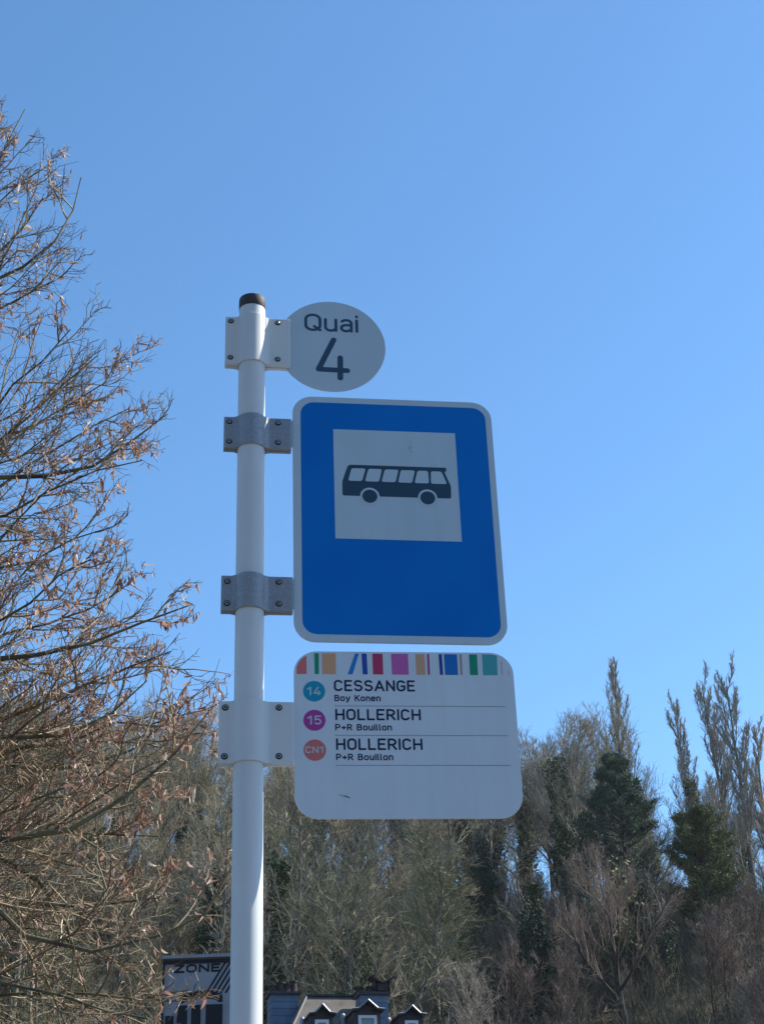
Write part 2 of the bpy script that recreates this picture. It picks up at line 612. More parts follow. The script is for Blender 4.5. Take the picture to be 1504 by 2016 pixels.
def rpoly(pts, rad, n=5):
    """polygon (counter-clockwise) with rounded corners"""
    p = np.array(pts, float)
    out = []
    for i in range(len(p)):
        a, c, d = p[i - 1], p[i], p[(i + 1) % len(p)]
        r0 = rad[i] if isinstance(rad, (list, tuple)) else rad
        if r0 <= 0:
            out.append(tuple(c))
            continue
        u1, u2 = nrm(a - c), nrm(d - c)
        L = min(r0, 0.45 * np.linalg.norm(a - c), 0.45 * np.linalg.norm(d - c))
        s0, s1 = c + u1 * L, c + u2 * L
        for k in range(n + 1):
            t = k / n
            out.append(tuple((1 - t) ** 2 * s0 + 2 * t * (1 - t) * c + t * t * s1))
    return out


b = MB()
zb = 3255.9
body = [(199.3, 3266), (199.3, zb), (438.8, zb), (440.0, 3287), (427.5, 3321.8), (432.2, 3327.5), (431, 3334.0), (213.0, 3334.2), (199.3, 3291)]
flat(b, rpoly(body, [0, 8, 4, 4, 0, 2, 2, 8, 6]), -2.7, 0)
for c_ in [[(212.3, 3293.4), (243, 3293.3), (251.6, 3325.3), (220.6, 3325.2)],
           [(249.5, 3293), (280.6, 3293), (288, 3325.1), (257.9, 3325.1)],
           [(286, 3293), (317, 3292.9), (324.6, 3324.7), (294.2, 3324.8)],
           [(322.5, 3292.6), (353.6, 3292.5), (361.2, 3324.2), (330, 3324.3)],
           [(359.2, 3292.3), (391.2, 3292.4), (390.6, 3324.2), (367, 3324)],
           [(395.8, 3291.9), (431.5, 3292.2), (420.3, 3323.7), (396.7, 3323.6)]]:
    flat(b, rpoly(c_, 5), -3.0, 1)
for cx in (259.1, 386.7):
    flat(b, circ(cx, 3255.8, 21.3), -3.0, 1)
    flat(b, circ(cx, 3255.6, 16.4), -3.3, 0)
b.build('bus_pictogram', [M_bus, M_film], pl)
b = MB()
ribbon(b, [(355.3, 3400.5), (355.0, 3396), (355.6, 3391)], 0.35, -2.7)
ribbon(b, [(349.5, 3384), (352, 3386.5), (355.5, 3385), (357.2, 3383)], 0.5, -2.7)
ribbon(b, [(350.0, 3380.5), (353, 3379.8)], 0.7, -2.715)
ribbon(b, [(354.8, 3376), (354.2, 3371.5)], 0.5, -2.73)
b.build('scratch', M_scuff, pl)

# route board, turned a touch on the pole
b = MB()
X0, X1, Z0, Z1 = 90.8, 544.6, 2530.2, 2884.6
slab(b, rrect(X0, X1, Z0, Z1, 48, 12), -1.5, 4.0)
b.box((0.0645, 0, zt(1108, 0) * S_), (0.068, 0.0018, 0.11))
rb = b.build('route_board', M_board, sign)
rb.rotation_euler = (0, 0, R(-1.363))
soften(rb, 0.0018, 3)


def clip_corner(pts, cx, cz, r, side):
    """cut a strip's upper outer corner along the board's rounded corner"""
    (xa, za), (xb, zb_) = pts
    return pts


STR = 2834.2
TOP = 2880.4


def strip_poly(x0b, x1b, x0t, x1t, zb_=STR, zt_=TOP):
    # corners rounded like the board, 4 mm inside its edge
    def topz(x):
        for cx, sg in ((X0 + 48, -1), (X1 - 48, 1)):
            dx = (x - cx) * sg
            if dx > 0:
                rr = 44.0
                return Z1 - 48 + (math.sqrt(max(rr * rr - dx * dx, 0.0)))
        return TOP
    n = 10
    bot = [(x0b, zb_), (x1b, zb_)]
    top = []
    for k in range(n + 1):
        x = x1t + (x0t - x1t) * k / n
        top.append((x, max(min(zt_, topz(x)), zb_ + 0.4)))
    return bot + top


STRIPS = [((96.6, 116.8, 96.6, 116.8), (0.66, 0.17, 0.16)), ((133.6, 142.0, 132.8, 142.2), (0.0, 0.28, 0.17)),
          ((149.0, 176.8, 148.8, 177.0), (0.68, 0.38, 0.20)), ((201.0, 210.9, 217.0, 225.0), (0.0, 0.22, 0.56)),
          ((231.7, 242.0, 230.4, 241.0), (0.01, 0.07, 0.38)), ((253.0, 274.0, 252.8, 274.0), (0.48, 0.035, 0.12)),
          ((292.3, 326.6, 291.4, 326.6), (0.55, 0.12, 0.40)), ((342.6, 361.0, 342.5, 361.2), (0.60, 0.36, 0.22)),
          ((366.2, 370.6, 366.2, 371.0), (0.42, 0.07, 0.24)), ((391.4, 397.8, 390.6, 397.4), (0.01, 0.05, 0.30)),
          ((402.0, 429.0, 401.6, 429.2), (0.0, 0.16, 0.50)), ((434.0, 438.3, 434.0, 438.8), (0.40, 0.30, 0.28)),
          ((454.0, 470.5, 454.2, 471.0), (0.0, 0.27, 0.16)), ((481.0, 511.6, 481.6, 512.6), (0.06, 0.37, 0.40))]
M_lilac = mat('strip_print', (0.40, 0.32, 0.42), 0.42, 0.4)
for q, c_ in STRIPS:
    b = MB()
    flat(b, strip_poly(*q), -1.8)
    b.build('colour_stripe', mat('strip_print', c_, 0.42, 0.4), rb)
for q in ([(520.3, STR), (521.8, STR), (521.8, 2866), (520.3, 2866)], [(534.2, STR), (535.6, STR), (535.2, 2844), (534.4, 2846)]):
    b = MB()
    flat(b, q, -1.8)
    b.build('colour_stripe', M_lilac, rb)

for (cz, col, word, wx0, wx1, cb, chh, wt) in ((2796.6, (0.0, 0.30, 0.47), '14', 117.4, 146.2, 2787.4, 18.8, 3.0),
                                            (2733.9, (0.42, 0.045, 0.30), '15', 117.2, 146.6, 2724.5, 19.4, 3.0),
                                            (2670.7, (0.62, 0.17, 0.15), 'CN1', 112.8, 149.6, 2664.0, 14.8, 2.6)):
    b = MB()
    flat(b, circ(131.7, cz, 22.4), -1.8)
    bd = b.build('route_badge', mat('badge_print', col, 0.42, 0.4), rb)
    bd['label'] = {'14': 'blue badge reading 14', '15': 'magenta badge reading 15', 'CN1': 'coral badge reading CN1'}[word]
    b = MB()
    text(b, word, wx0, wx1, cb, chh, wt, -2.1, gap=0.30 if word != 'CN1' else 0.22)
    o = b.build('badge_lettering', M_film, bd)
    o.parent = rb
    o['label'] = 'white ' + word + ' on a round badge'
for word, x0, x1, zb_, cap, wt in (('CESSANGE', 172.2, 339.4, 2797.0, 24.6, 4.1), ('Boy Konen', 172.8, 267.6, 2775.0, 14.0, 2.6),
                                  ('HOLLERICH', 173.8, 348.8, 2734.2, 24.4, 4.1), ('P+R Bouillon', 173.2, 288.6, 2712.2, 14.0, 2.6),
                                  ('HOLLERICH', 174.2, 349.4, 2671.0, 24.6, 4.1), ('P+R Bouillon', 173.8, 289.0, 2649.4, 14.0, 2.6)):
    b = MB()
    text(b, word, x0, x1, zb_, cap, wt, -1.8, gap=0.235)
    o = b.build('destination_lettering', M_navy, rb)
    o['label'] = 'dark navy lettering reading ' + word
for z_, xa, xb in ((2765.0, 172.2, 522.8), (2702.0, 172.6, 524.4), (2639.0, 172.6, 524.4)):
    b = MB()
    flat(b, [(xa, z_ - 0.5), (xb, z_ - 0.5), (xb, z_ + 0.5), (xa, z_ + 0.5)], -1.8)
    b.build('dividing_line', M_rule, rb)
b = MB()
ribbon(b, [(178, 2578), (184, 2577.6), (190, 2576.6), (196, 2574.5)], 0.5, -1.8)
ribbon(b, [(190, 2574.8), (195, 2573.6), (199.5, 2572.3)], 1.1, -1.815)
ribbon(b, [(183, 2575), (188, 2574.0)], 0.35, -1.83)
b.build('scratch', M_scuff, rb)


# ------------------------------------------------------------------ plants: growth and tube meshing
def grow(p0, d0, L, n, wig, up, gr=None):
    """m curved paths of n points: start p0 (m,3), direction d0, length L (m,)"""
    gr = gr or rng
    p, d = p0.copy(), nrm(d0)
    out = [p.copy()]
    st = (np.asarray(L) / (n - 1))[:, None]
    upv = np.array([0, 0, 1.0])
    for i in range(n - 1):
        d = nrm(d + wig * gr.normal(size=d.shape) + up * upv)
        p = p + d * st
        out.append(p.copy())
    return np.stack(out, 1)


def spawn(P, k, t0, t1, a0, a1, gr=None, flat_=0.0):
    """k side shoots on each path: returns start, direction, t, parent index"""
    gr = gr or rng
    m_, n, _ = P.shape
    t = (np.arange(k)[None] + gr.random((m_, k))) / k * (t1 - t0) + t0
    x = t * (n - 1)
    i = np.minimum(x.astype(int), n - 2)
    fr = (x - i)[..., None]
    ix = np.arange(m_)[:, None]
    A, B = P[ix, i], P[ix, i + 1]
    pos = A * (1 - fr) + B * fr
    T = nrm(B - A)
    ref = np.where(np.abs(T[..., 2:3]) > 0.9, np.array([1.0, 0, 0]), np.array([0, 0, 1.0]))
    s1 = nrm(np.cross(T, ref))
    s2 = np.cross(s1, T)
    ph = gr.random((m_, k, 1)) * 2 * math.pi
    if flat_:
        ph = np.where(gr.random((m_, k, 1)) < flat_, np.round(ph / math.pi) * math.pi + gr.normal(size=ph.shape) * 0.35, ph)
    side = np.cos(ph) * s1 + np.sin(ph) * s2
    a = (a0 + (a1 - a0) * gr.random((m_, k, 1)))
    d = np.cos(a) * T + np.sin(a) * side
    par = np.repeat(np.arange(m_), k)
    return pos.reshape(-1, 3), d.reshape(-1, 3), t.ravel(), par


def tubes(b, P, r0, r1, k=3, mat_=0, pw=1.0):
    m_, n, _ = P.shape
    T = np.gradient(P, axis=1)
    T = nrm(T)
    mean = nrm(P[:, -1] - P[:, 0])
    ref = np.where(np.abs(mean[:, 2:3]) > 0.8, np.array([1.0, 0.13, 0]), np.array([0.1, 0.0, 1.0]))[:, None]
    s1 = nrm(np.cross(T, ref))
    s2 = np.cross(T, s1)
    t = np.linspace(0, 1, n)[None] ** pw
    r = np.asarray(r0).reshape(-1, 1) * (1 - t) + np.asarray(r1).reshape(-1, 1) * t
    a = np.arange(k) * 2 * math.pi / k
    V = P[:, :, None] + r[:, :, None, None] * (np.cos(a)[None, None, :, None] * s1[:, :, None] + np.sin(a)[None, None, :, None] * s2[:, :, None])
    base = (np.arange(m_) * n * k)[:, None, None]
    i = np.arange(n - 1)[None, :, None] * k
    j = np.arange(k)[None, None]
    j2 = (np.arange(k) + 1) % k
    j2 = j2[None, None]
    F = np.stack([base + i + j, base + i + j2, base + i + k + j2, base + i + k + j], -1).reshape(-1, 4)
    b.add(V.reshape(-1, 3), F, mat_)


def leaf_quads(b, C, size, asp=0.6, mat_=0, gr=None, droop=0.3):
    """small folded leaves (two quads) at C with random orientation"""
    gr = gr or rng
    m_ = len(C)
    d = nrm(gr.normal(size=(m_, 3)) + np.array([0, 0, -droop]))
    s = nrm(np.cross(d, gr.normal(size=(m_, 3))))
    up = np.cross(s, d)
    L = (size * (0.6 + 0.8 * gr.random(m_)))[:, None]
    Wd = L * asp / 2
    a, e = C, C + d * L
    mid = C + d * L * 0.5
    v = np.stack([a, mid + s * Wd + up * Wd * 0.4, e, mid - s * Wd + up * Wd * 0.4], 1)
    F = np.arange(m_ * 4).reshape(-1, 4)
    b.add(v.reshape(-1, 3), F[:, [0, 1, 2]], mat_)
    b.add(np.zeros((0, 3)), np.zeros((0, 3), int), mat_)
    s_n = b.n
    b.f.append((F[:, [0, 2, 3]] + (s_n - m_ * 4), mat_))


# bark and foliage
M_bark = mat('grey_brown_bark', (0.16, 0.145, 0.12), 0.9, 0.2, var=(0.10, 0.095, 0.075), scale=1.2, bump=0.5, bscale=6)
M_twig = mat('grey_brown_twigs', (0.17, 0.145, 0.115), 0.85, 0.2, island=[(0.11, 0.094, 0.06), (0.29, 0.24, 0.155), (0.18, 0.15, 0.095), (0.52, 0.46, 0.33)])
M_twig_olive = mat('olive_twigs', (0.13, 0.13, 0.08), 0.85, 0.2, island=[(0.09, 0.086, 0.048), (0.23, 0.215, 0.115), (0.14, 0.13, 0.072), (0.45, 0.42, 0.27)])
M_brush = mat('dark_brushwood', (0.10, 0.09, 0.06), 0.9, 0.15, island=[(0.045, 0.042, 0.026), (0.11, 0.10, 0.062), (0.07, 0.062, 0.04), (0.20, 0.175, 0.12)])
M_pbark = mat('pale_bark', (0.34, 0.31, 0.25), 0.9, 0.2, var=(0.18, 0.17, 0.12), scale=1.5, bump=0.4, bscale=6)
M_twig_red = mat('reddish_twigs', (0.16, 0.11, 0.09), 0.85, 0.2, island=[(0.12, 0.085, 0.068), (0.27, 0.195, 0.15), (0.19, 0.14, 0.11), (0.36, 0.28, 0.22)])
M_twig_pale = mat('pale_twigs', (0.22, 0.2, 0.17), 0.85, 0.2, island=[(0.19, 0.16, 0.125), (0.33, 0.29, 0.235), (0.25, 0.215, 0.17), (0.42, 0.38, 0.31)])
M_dbark = mat('dark_bark', (0.055, 0.048, 0.042), 0.9, 0.2, var=(0.035, 0.03, 0.027), scale=1.5, bump=0.5, bscale=6)
M_ivy = mat('ivy_leaves', (0.05, 0.08, 0.03), 0.6, 0.25, island=[(0.016, 0.034, 0.014), (0.045, 0.078, 0.026), (0.028, 0.05, 0.018), (0.14, 0.18, 0.06)], trans=0.15)
M_needle = mat('pine_needles', (0.035, 0.06, 0.035), 0.7, 0.2, island=[(0.035, 0.06, 0.045), (0.085, 0.13, 0.075), (0.055, 0.09, 0.055), (0.15, 0.185, 0.10)])
M_cyp = mat('olive_needles', (0.07, 0.085, 0.03), 0.7, 0.2, island=[(0.055, 0.08, 0.035), (0.15, 0.165, 0.055), (0.09, 0.115, 0.045), (0.24, 0.225, 0.075)])
M_holly = mat('holly_leaves', (0.02, 0.045, 0.025), 0.6, 0.2, island=[(0.010, 0.026, 0.018), (0.028, 0.055, 0.03), (0.016, 0.038, 0.022), (0.05, 0.08, 0.04)])


def bare_tree(h, seed, lean=0.05, limbs=14, a0=0.35, a1=0.75, spread=0.42, trunk_r=0.165, twig_r=0.0105, up=0.05, clear=0.3,
              n2=9, n3=7, bark=None, twig=None, n4=0):
    """trunk mesh and crown mesh of a leafless tree of height h"""
    gr = np.random.default_rng(seed)
    bt, bc = MB(), MB()
    d = np.array([[gr.normal() * lean, gr.normal() * lean, 1.0]])
    T = grow(np.zeros((1, 3)), d, np.array([h * 0.94]), 12, 0.05, 0.03, gr)
    T[:, 0, 2] -= 0.4
    tubes(bt, T, [trunk_r * h / 12], [0.02], 7)
    p, dd, t, par = spawn(T, limbs, clear, 0.97, a0, a1, gr)
    L = h * spread * (1.15 - 0.75 * t) * (0.7 + 0.6 * gr.random(len(t)))
    P1 = grow(p, dd, L, 7, 0.10, up, gr)
    r1 = np.clip(trunk_r * h / 12 * (1.05 - t) * 0.55, 0.02, 0.2)
    tubes(bt, P1, r1, 0.014, 5)
    p, dd, t, par = spawn(P1, n2, 0.15, 1.0, 0.35, 0.85, gr)
    L2 = np.maximum(L[par] * 0.5 * (1.1 - 0.7 * t) * (0.6 + 0.8 * gr.random(len(t))), 0.25)
    P2 = grow(p, dd, L2, 5, 0.12, up * 1.2, gr)
    tubes(bc, P2, np.maximum(r1[par] * 0.4, 0.016), twig_r, 3)
    p, dd, t, par = spawn(P2, n3, 0.15, 1.0, 0.35, 0.9, gr)
    L3 = np.clip(L2[par] * 0.55 * (0.5 + gr.random(len(t))), 0.18, 1.3)
    P3 = grow(p, dd, L3, 4, 0.14, up * 1.2, gr)
    tubes(bc, P3, twig_r, twig_r * 0.55, 3)
    if n4:
        p, dd, t, par = spawn(P3, n4, 0.2, 1.0, 0.4, 0.9, gr)
        P4 = grow(p, dd, np.clip(L3[par] * 0.5, 0.12, 0.6), 3, 0.12, up, gr)
        tubes(bc, P4, twig_r * 0.8, twig_r * 0.5, 3)
    return bt.mesh('trunk', bark or M_bark, True), bc.mesh('crown', twig or M_twig)


def poplar(h, seed):
    gr = np.random.default_rng(seed)
    bt, bc = MB(), MB()
    T = grow(np.zeros((1, 3)), np.array([[gr.normal() * 0.02, gr.normal() * 0.02, 1.0]]), np.array([h * 0.97]), 14, 0.02, 0.03, gr)
    tubes(bt, T, [0.22], [0.02], 7)
    p, dd, t, par = spawn(T, 32, 0.18, 0.95, 0.22, 0.48, gr)
    L = h * 0.30 * (1.05 - 0.70 * t) * (0.6 + 0.7 * gr.random(len(t)))
    P1 = grow(p, dd, L, 8, 0.03, 0.12, gr)
    tubes(bt, P1, np.clip(0.085 * (1.1 - t), 0.025, 0.09), 0.014, 4)
    p, dd, t, par = spawn(P1, 24, 0.08, 1.0, 0.25, 0.65, gr)
    L2 = np.clip(L[par] * 0.22 * (1.1 - 0.6 * t) * (0.5 + gr.random(len(t))), 0.25, 1.5)
    P2 = grow(p, dd, L2, 5, 0.06, 0.22, gr)
    tubes(bc, P2, 0.024, 0.014, 3)
    p, dd, t, par = spawn(P2, 7, 0.1, 1.0, 0.3, 0.8, gr)
    P3 = grow(p, dd, np.clip(L2[par] * 0.45 * (0.5 + gr.random(len(t))), 0.12, 0.6), 3, 0.08, 0.2, gr)
    tubes(bc, P3, 0.015, 0.011, 3)
    return bt.mesh('trunk', M_bark, True), bc.mesh('crown', M_twig_pale)


def ivy_sleeve(h0, h1, r0, r1, n, seed, mt=None, size=0.17):
    """ivy leaves wrapped round a trunk between two heights"""
    gr = np.random.default_rng(seed)
    b = MB()
    t = gr.random(n)
    a = gr.random(n) * 2 * math.pi
    lump = 0.75 + 0.35 * np.sin(t * 17 + seed) * np.sin(a * 2 + t * 9) + 0.25 * np.sin(t * 41 + a * 3)
    r = (r0 * (1 - t) + r1 * t) * lump * np.sqrt(0.35 + 0.65 * gr.random(n))
    C = np.stack([r * np.cos(a), r * np.sin(a), h0 + (h1 - h0) * t], 1)
    leaf_quads(b, C, size, 0.8, 0, gr, 0.5)
    return b.mesh('ivy', mt or M_ivy)


def bush_leaves(cs, n, seed, mt, size=0.16, name='foliage'):
    """leaf clumps: cs = list of (x, y, z, rx, rz)"""
    gr = np.random.default_rng(seed)
    b = MB()
    for x, y, z, rx, rz in cs:
        k = int(n * rx * rx * rz)
        q = nrm(gr.normal(size=(k, 3))) * (gr.random((k, 1)) ** 0.4)
        q = q * (1 + 0.35 * np.sin(q[:, :1] * 7 + seed) * np.sin(q[:, 2:3] * 6 + x))
        leaf_quads(b, np.array([x, y, z]) + q * np.array([rx, rx, rz]), size, 0.7, 0, gr)
    return b.mesh(name, mt)


def pine(h, seed, top_w, crown0, needle, dec=1.5, rag=0.45, ex=0.75):
    """conifer with a dense domed head on a bare trunk with thin lower branches"""
    gr = np.random.default_rng(seed)
    bt, bc = MB(), MB()
    T = grow(np.zeros((1, 3)), np.array([[0.0, 0.0, 1.0]]), np.array([h * 0.97]), 12, 0.015, 0.03, gr)
    tubes(bt, T, [0.24], [0.03], 8)
    k = 140
    p, dd, t, par = spawn(T, k, crown0, 0.995, 1.0, 1.45, gr)
    sd_ = (1.0 - t) / (1 - crown0)
    env = np.minimum(1.0, (sd_ * 1.45 + 0.01) ** ex) * (1.0 - 0.25 * np.clip(sd_ - 0.6, 0, 1))
    L = np.maximum(top_w * env * (0.90 - rag / 2 + rag * gr.random(len(t))), 0.35)
    P1 = grow(p, dd, L, 6, 0.07, 0.07, gr)
    tubes(bt, P1, 0.045, 0.015, 4)
    p, dd, t2, par = spawn(P1, 11, 0.35, 1.0, 0.4, 0.9, gr, 0.85)
    L2 = np.maximum(L[par] * 0.30 * (0.6 + 0.6 * gr.random(len(t2))), 0.2)
    P2 = grow(p, dd, L2, 4, 0.1, 0.12, gr)
    tubes(bt, P2, 0.018, 0.01, 3)
    dens = np.clip(1.25 - sd_[par] * dec, 0.04, 1.0)
    for rep in range(2):
        tips, dr, _, pr = spawn(P2, 5, 0.2, 1.0, 0.2, 0.9, gr)
        ok = gr.random(len(tips)) < dens[pr]
        c = tips[ok]
        c = np.repeat(c, 9, 0) + gr.normal(size=(len(c) * 9, 3)) * np.array([0.12, 0.12, 0.07])
        leaf_quads(bc, c, 0.21, 0.26, 0, gr, -0.7)
    return bt.mesh('trunk', M_dbark, True), bc.mesh('foliage', needle)


def plant(name, label, cat, meshes, px, v, top=None, py=1800, h0=1.0, rz=0.0, group=None, z=None, sink=0.15, sx=1.0):
    """stand a tree on the slope so that its trunk passes photo column px at row py; top = photo row of its tip"""
    q = at(px, py, v)
    zb_ = float(terrain_z(q[0], q[1])) - sink
    s = 1.0
    if top is not None:
        for _ in range(1):
            s = (at(px, top, v)[2] - zb_) / h0
    t = thing(name, label, cat, (q[0], q[1], zb_), rz, group)
    t.scale = (s * sx, s * sx, s)
    for me in meshes:
        link(me.name.split('.')[0], me, t)
    return t, s


# ---- the mass of bare trees on the hillside
PROTO = [bare_tree(12, 101, a0=0.4, a1=0.95, n4=3, bark=M_pbark), bare_tree(12, 102, limbs=18, spread=0.36, a0=0.3, a1=0.7, n4=3, twig=M_twig_olive),
         bare_tree(12, 103, limbs=13, spread=0.5, a0=0.5, a1=1.0, n2=10, n4=3, twig=M_twig_olive, bark=M_dbark), bare_tree(12, 104, spread=0.35, a0=0.25, a1=0.6, limbs=16, twig=M_twig_pale, n4=3, bark=M_pbark),
         bare_tree(12, 105, limbs=16, spread=0.45, a0=0.4, a1=1.0, clear=0.2, n4=3), bare_tree(12, 106, limbs=14, spread=0.48, a0=0.4, a1=0.9, up=0.14, clear=0.22, n4=3)]
IVYS = [ivy_sleeve(0.0, 6.5, 0.75, 0.4, 2600, 61, size=0.15), ivy_sleeve(0.0, 9.0, 0.8, 0.6, 3800, 62, size=0.15), ivy_sleeve(2.5, 10.0, 0.5, 0.95, 3400, 63, size=0.15)]
SHRUB = [bare_tree(6, 201, limbs=20, spread=0.55, clear=0.05, a0=0.3, a1=0.8, trunk_r=0.1, twig=M_twig_red, bark=M_dbark),
         bare_tree(6, 202, limbs=22, spread=0.6, clear=0.04, a0=0.3, a1=0.9, trunk_r=0.09, twig=M_twig_red, bark=M_dbark),
         bare_tree(6, 203, limbs=20, spread=0.55, clear=0.05, trunk_r=0.1)]
GP = np.random.default_rng(5)
cell = []
vv = 60.0
while vv < 152:
    tt = -0.34
    while tt < 0.34:
        stp = 4.6 if vv < 112 else 3.7
        if tt > 0.05 and vv < 106:
            stp = 3.0
        cell.append((vv + GP.normal() * 1.3, tt + GP.normal() * 0.9 / vv))
        tt += stp / vv * (0.85 + 0.3 * GP.random())
    vv += 7.6 if vv < 125 else 6.0
n_tree = 0
FEAT = [((px - 752) / 2975.0, v) for px, v in ((548, 84), (672, 72), (1150, 108), (1050, 96), (1362, 122), (1412, 124), (425, 82), (1372, 107),
                                               (1042, 93), (945, 112), (1200, 100), (1228, 104))]
M_twig_sunlit = mat('sunlit_tan_twigs', (0.3, 0.25, 0.16), 0.85, 0.2, island=[(0.16, 0.13, 0.08), (0.40, 0.33, 0.21), (0.26, 0.21, 0.13), (0.58, 0.50, 0.35)])  # paler copy of the twigs: sunlight on the left slope put into colour
TAN = [bare_tree(12, 111, a0=0.4, a1=0.95, n4=3, twig=M_twig_sunlit), bare_tree(12, 112, limbs=17, spread=0.45, a0=0.4, a1=1.0, n4=3, twig=M_twig_sunlit)]
SUNLIT = []
for v, t in cell:
    q = CAM + HF * v + HR * (t * v)
    zg = float(terrain_z(q[0], q[1]))
    # the lower right of the slope carries low reddish shrubs, the rest trees
    low = (t > 0.06 and v < 106) or (abs(t - 0.158) < 0.034 and v < 112) or any(abs(t - ft) < 0.013 and fv - 26 < v < fv + 1 for ft, fv in FEAT)
    if low:
        me = SHRUB[GP.integers(0, 2)] if GP.random() < 0.85 else SHRUB[2]
        hh = 3.2 + 2.8 * GP.random()
        if abs(t - 0.158) < 0.034 and v > 90:
            hh = 2.5 + 2.0 * GP.random()
        if t < 0.06:
            me = SHRUB[2]
            hh = 3.0 + 2.0 * GP.random()
        lab, nm, cat, grp = 'low reddish-brown leafless shrub on the lower right of the wooded slope', 'bare_shrub', 'shrub', 'bare shrubs low on the right slope'
        h0 = 6.0
        if t < 0.06:
            lab, grp = 'low grey-brown shrub under the trees of the wooded slope', 'low shrubs under the trees'
    else:
        me = PROTO[GP.integers(0, len(PROTO))] if v < 112 else PROTO[(1, 3, 3, 5)[GP.integers(0, 4)]]
        if t < -0.05 and GP.random() < 0.6:
            me = TAN[GP.integers(0, 2)]
        hh = 9.0 + 5.0 * GP.random()
        if v > 112:
            hh = (13.5 + 3.5 * GP.random()) if t < 0.14 else (8.0 + 3.0 * GP.random())
        if t < -0.02 and v > 112:
            hh -= 4.0 * (1 - min(1.0, (-t - 0.02) / 0.25))
        h0 = 12.0
        if v > 118:
            lab, grp = 'slender leafless tree in the row along the hilltop skyline', 'bare trees along the hilltop'
        elif t < -0.08:
            lab, grp = 'leafless tree on the slope behind the brown-leaved branches at left', 'bare trees on the left slope'
        else:
            lab, grp = 'grey-brown leafless tree on the slope below the route board', 'bare trees on the middle slope'
        nm, cat = 'bare_tree', 'tree'
    if abs(t - 0.157) < 0.03 and 80 < v < 95:
        continue
    o = thing(nm, lab, cat, (q[0], q[1], zg - 0.1), GP.random() * 6.28, grp)
    s = hh / h0
    o.scale = (s * (0.9 + 0.3 * GP.random()), s * (0.9 + 0.3 * GP.random()), s)
    if not low and GP.random() < 0.48:
        me = list(me) + [IVYS[GP.integers(0, 3)]]
        tag(o, 'leafless tree with ivy climbing its trunk in the wood on the slope', 'tree', 'ivy-wrapped bare trees in the wood')
    for mm in me:
        link(mm.name.split('.')[0], mm, o)
    n_tree += 1
print('hillside plants', n_tree)

# ---- brushwood covering the slope
def brush():
    gr = np.random.default_rng(77)
    b = MB()
    m_ = 15000
    v = 57 + (150 - 57) * gr.random(m_) ** 0.9
    t = (gr.random(m_) - 0.5) * 0.70
    q = CAM[None] + HF[None] * v[:, None] + HR[None] * (t * v)[:, None]
    q[:, 2] = terrain_z(q[:, 0], q[:, 1]) - 0.1
    d = nrm(np.stack([gr.normal(size=m_) * 0.25, gr.normal(size=m_) * 0.25, np.ones(m_)], 1))
    L = 1.2 + 2.6 * gr.random(m_) ** 1.5
    P = grow(q, d, L, 5, 0.12, 0.06, gr)
    tubes(b, P, 0.028, 0.012, 3)
    p, dd, t2, par = spawn(P, 6, 0.15, 1.0, 0.35, 0.9, gr)
    P2 = grow(p, dd, L[par] * 0.4 * (0.5 + gr.random(len(t2))), 4, 0.14, 0.08, gr)
    tubes(b, P2, 0.016, 0.009, 3)
    o = b.build('brushwood', M_brush)
    o['kind'] = 'stuff'


brush()

# ---- trees one can tell apart
pop = [poplar(22, 301), poplar(22, 302), poplar(22, 303), poplar(22, 304)]
plant('poplar_tree', 'bare poplar rising straight above the dark domed pine', 'tree', pop[0], 1216, 138, 1336, 1500, 22, 0.3, sx=1.3)
plant('poplar_tree', 'bare poplar standing apart, left of the taller ones near the right edge', 'tree', pop[1], 1354, 134, 1380, 1500, 22, 1.0, sx=1.3)
plant('poplar_tree', 'tall bare poplar just left of the tallest one', 'tree', pop[2], 1406, 136, 1328, 1500, 22, 2.0, sx=1.3)
plant('poplar_tree', 'tallest bare poplar, its tip highest on the hilltop at right', 'tree', pop[3], 1447, 131, 1314, 1500, 22, 3.9, sx=1.3)
plant('poplar_tree', 'low bare poplar cut by the right edge beside the tallest one', 'tree', pop[1], 1490, 133, 1425, 1550, 22, 2.9, sx=1.3)

pn = pine(15, 401, 3.1, 0.34, M_needle, 1.75)
iv = ivy_sleeve(0.5, 7.2, 0.55, 0.35, 2600, 5)
plant('pine_tree', 'dark green pine with domed head and ivy on its trunk', 'tree', list(pn) + [iv], 1228, 104, 1474, 1600, 15, 0.6)
cy = pine(11, 402, 2.7, 0.10, M_cyp, 1.25, 1.1, 0.45)
plant('conifer', 'olive green conifer right of the domed pine', 'tree', cy, 1372, 107, 1596, 1680, 11, 0.2)

iv_tree = bare_tree(13, 411, limbs=10, spread=0.3, twig=M_twig)
ivs = [ivy_sleeve(0.3, 9.5, 0.7, 0.5, 4200, 21), ivy_sleeve(0.3, 9.0, 0.9, 0.4, 4200, 22), ivy_sleeve(4.0, 12.6, 0.5, 0.75, 3600, 23)]
plant('ivy_clad_tree', 'ivy-clad tree on the slope just right of the pole', 'tree', list(iv_tree) + [ivs[0]], 548, 84, 1540, 1650, 13, 0.0)
plant('ivy_clad_tree', 'ivy-clad tree behind the slate house roof', 'tree', list(iv_tree) + [ivs[1]], 672, 72, 1780, 1900, 13, 1.4)
plant('ivy_clad_tree', 'ivy-clad tree left of the domed pine', 'tree', list(iv_tree) + [ivs[0]], 1150, 108, 1495, 1600, 13, 2.2)
plant('ivy_clad_tree', 'ivy-clad tree below the right end of the route board', 'tree', list(iv_tree) + [ivs[1]], 1050, 96, 1620, 1750, 13, 3.3)
plant('ivy_clad_tree', 'narrow dark ivy-covered tree under the shortest poplar', 'tree', list(iv_tree) + [ivs[2]], 1362, 122, 1525, 1580, 13, 4.0, sx=0.9)
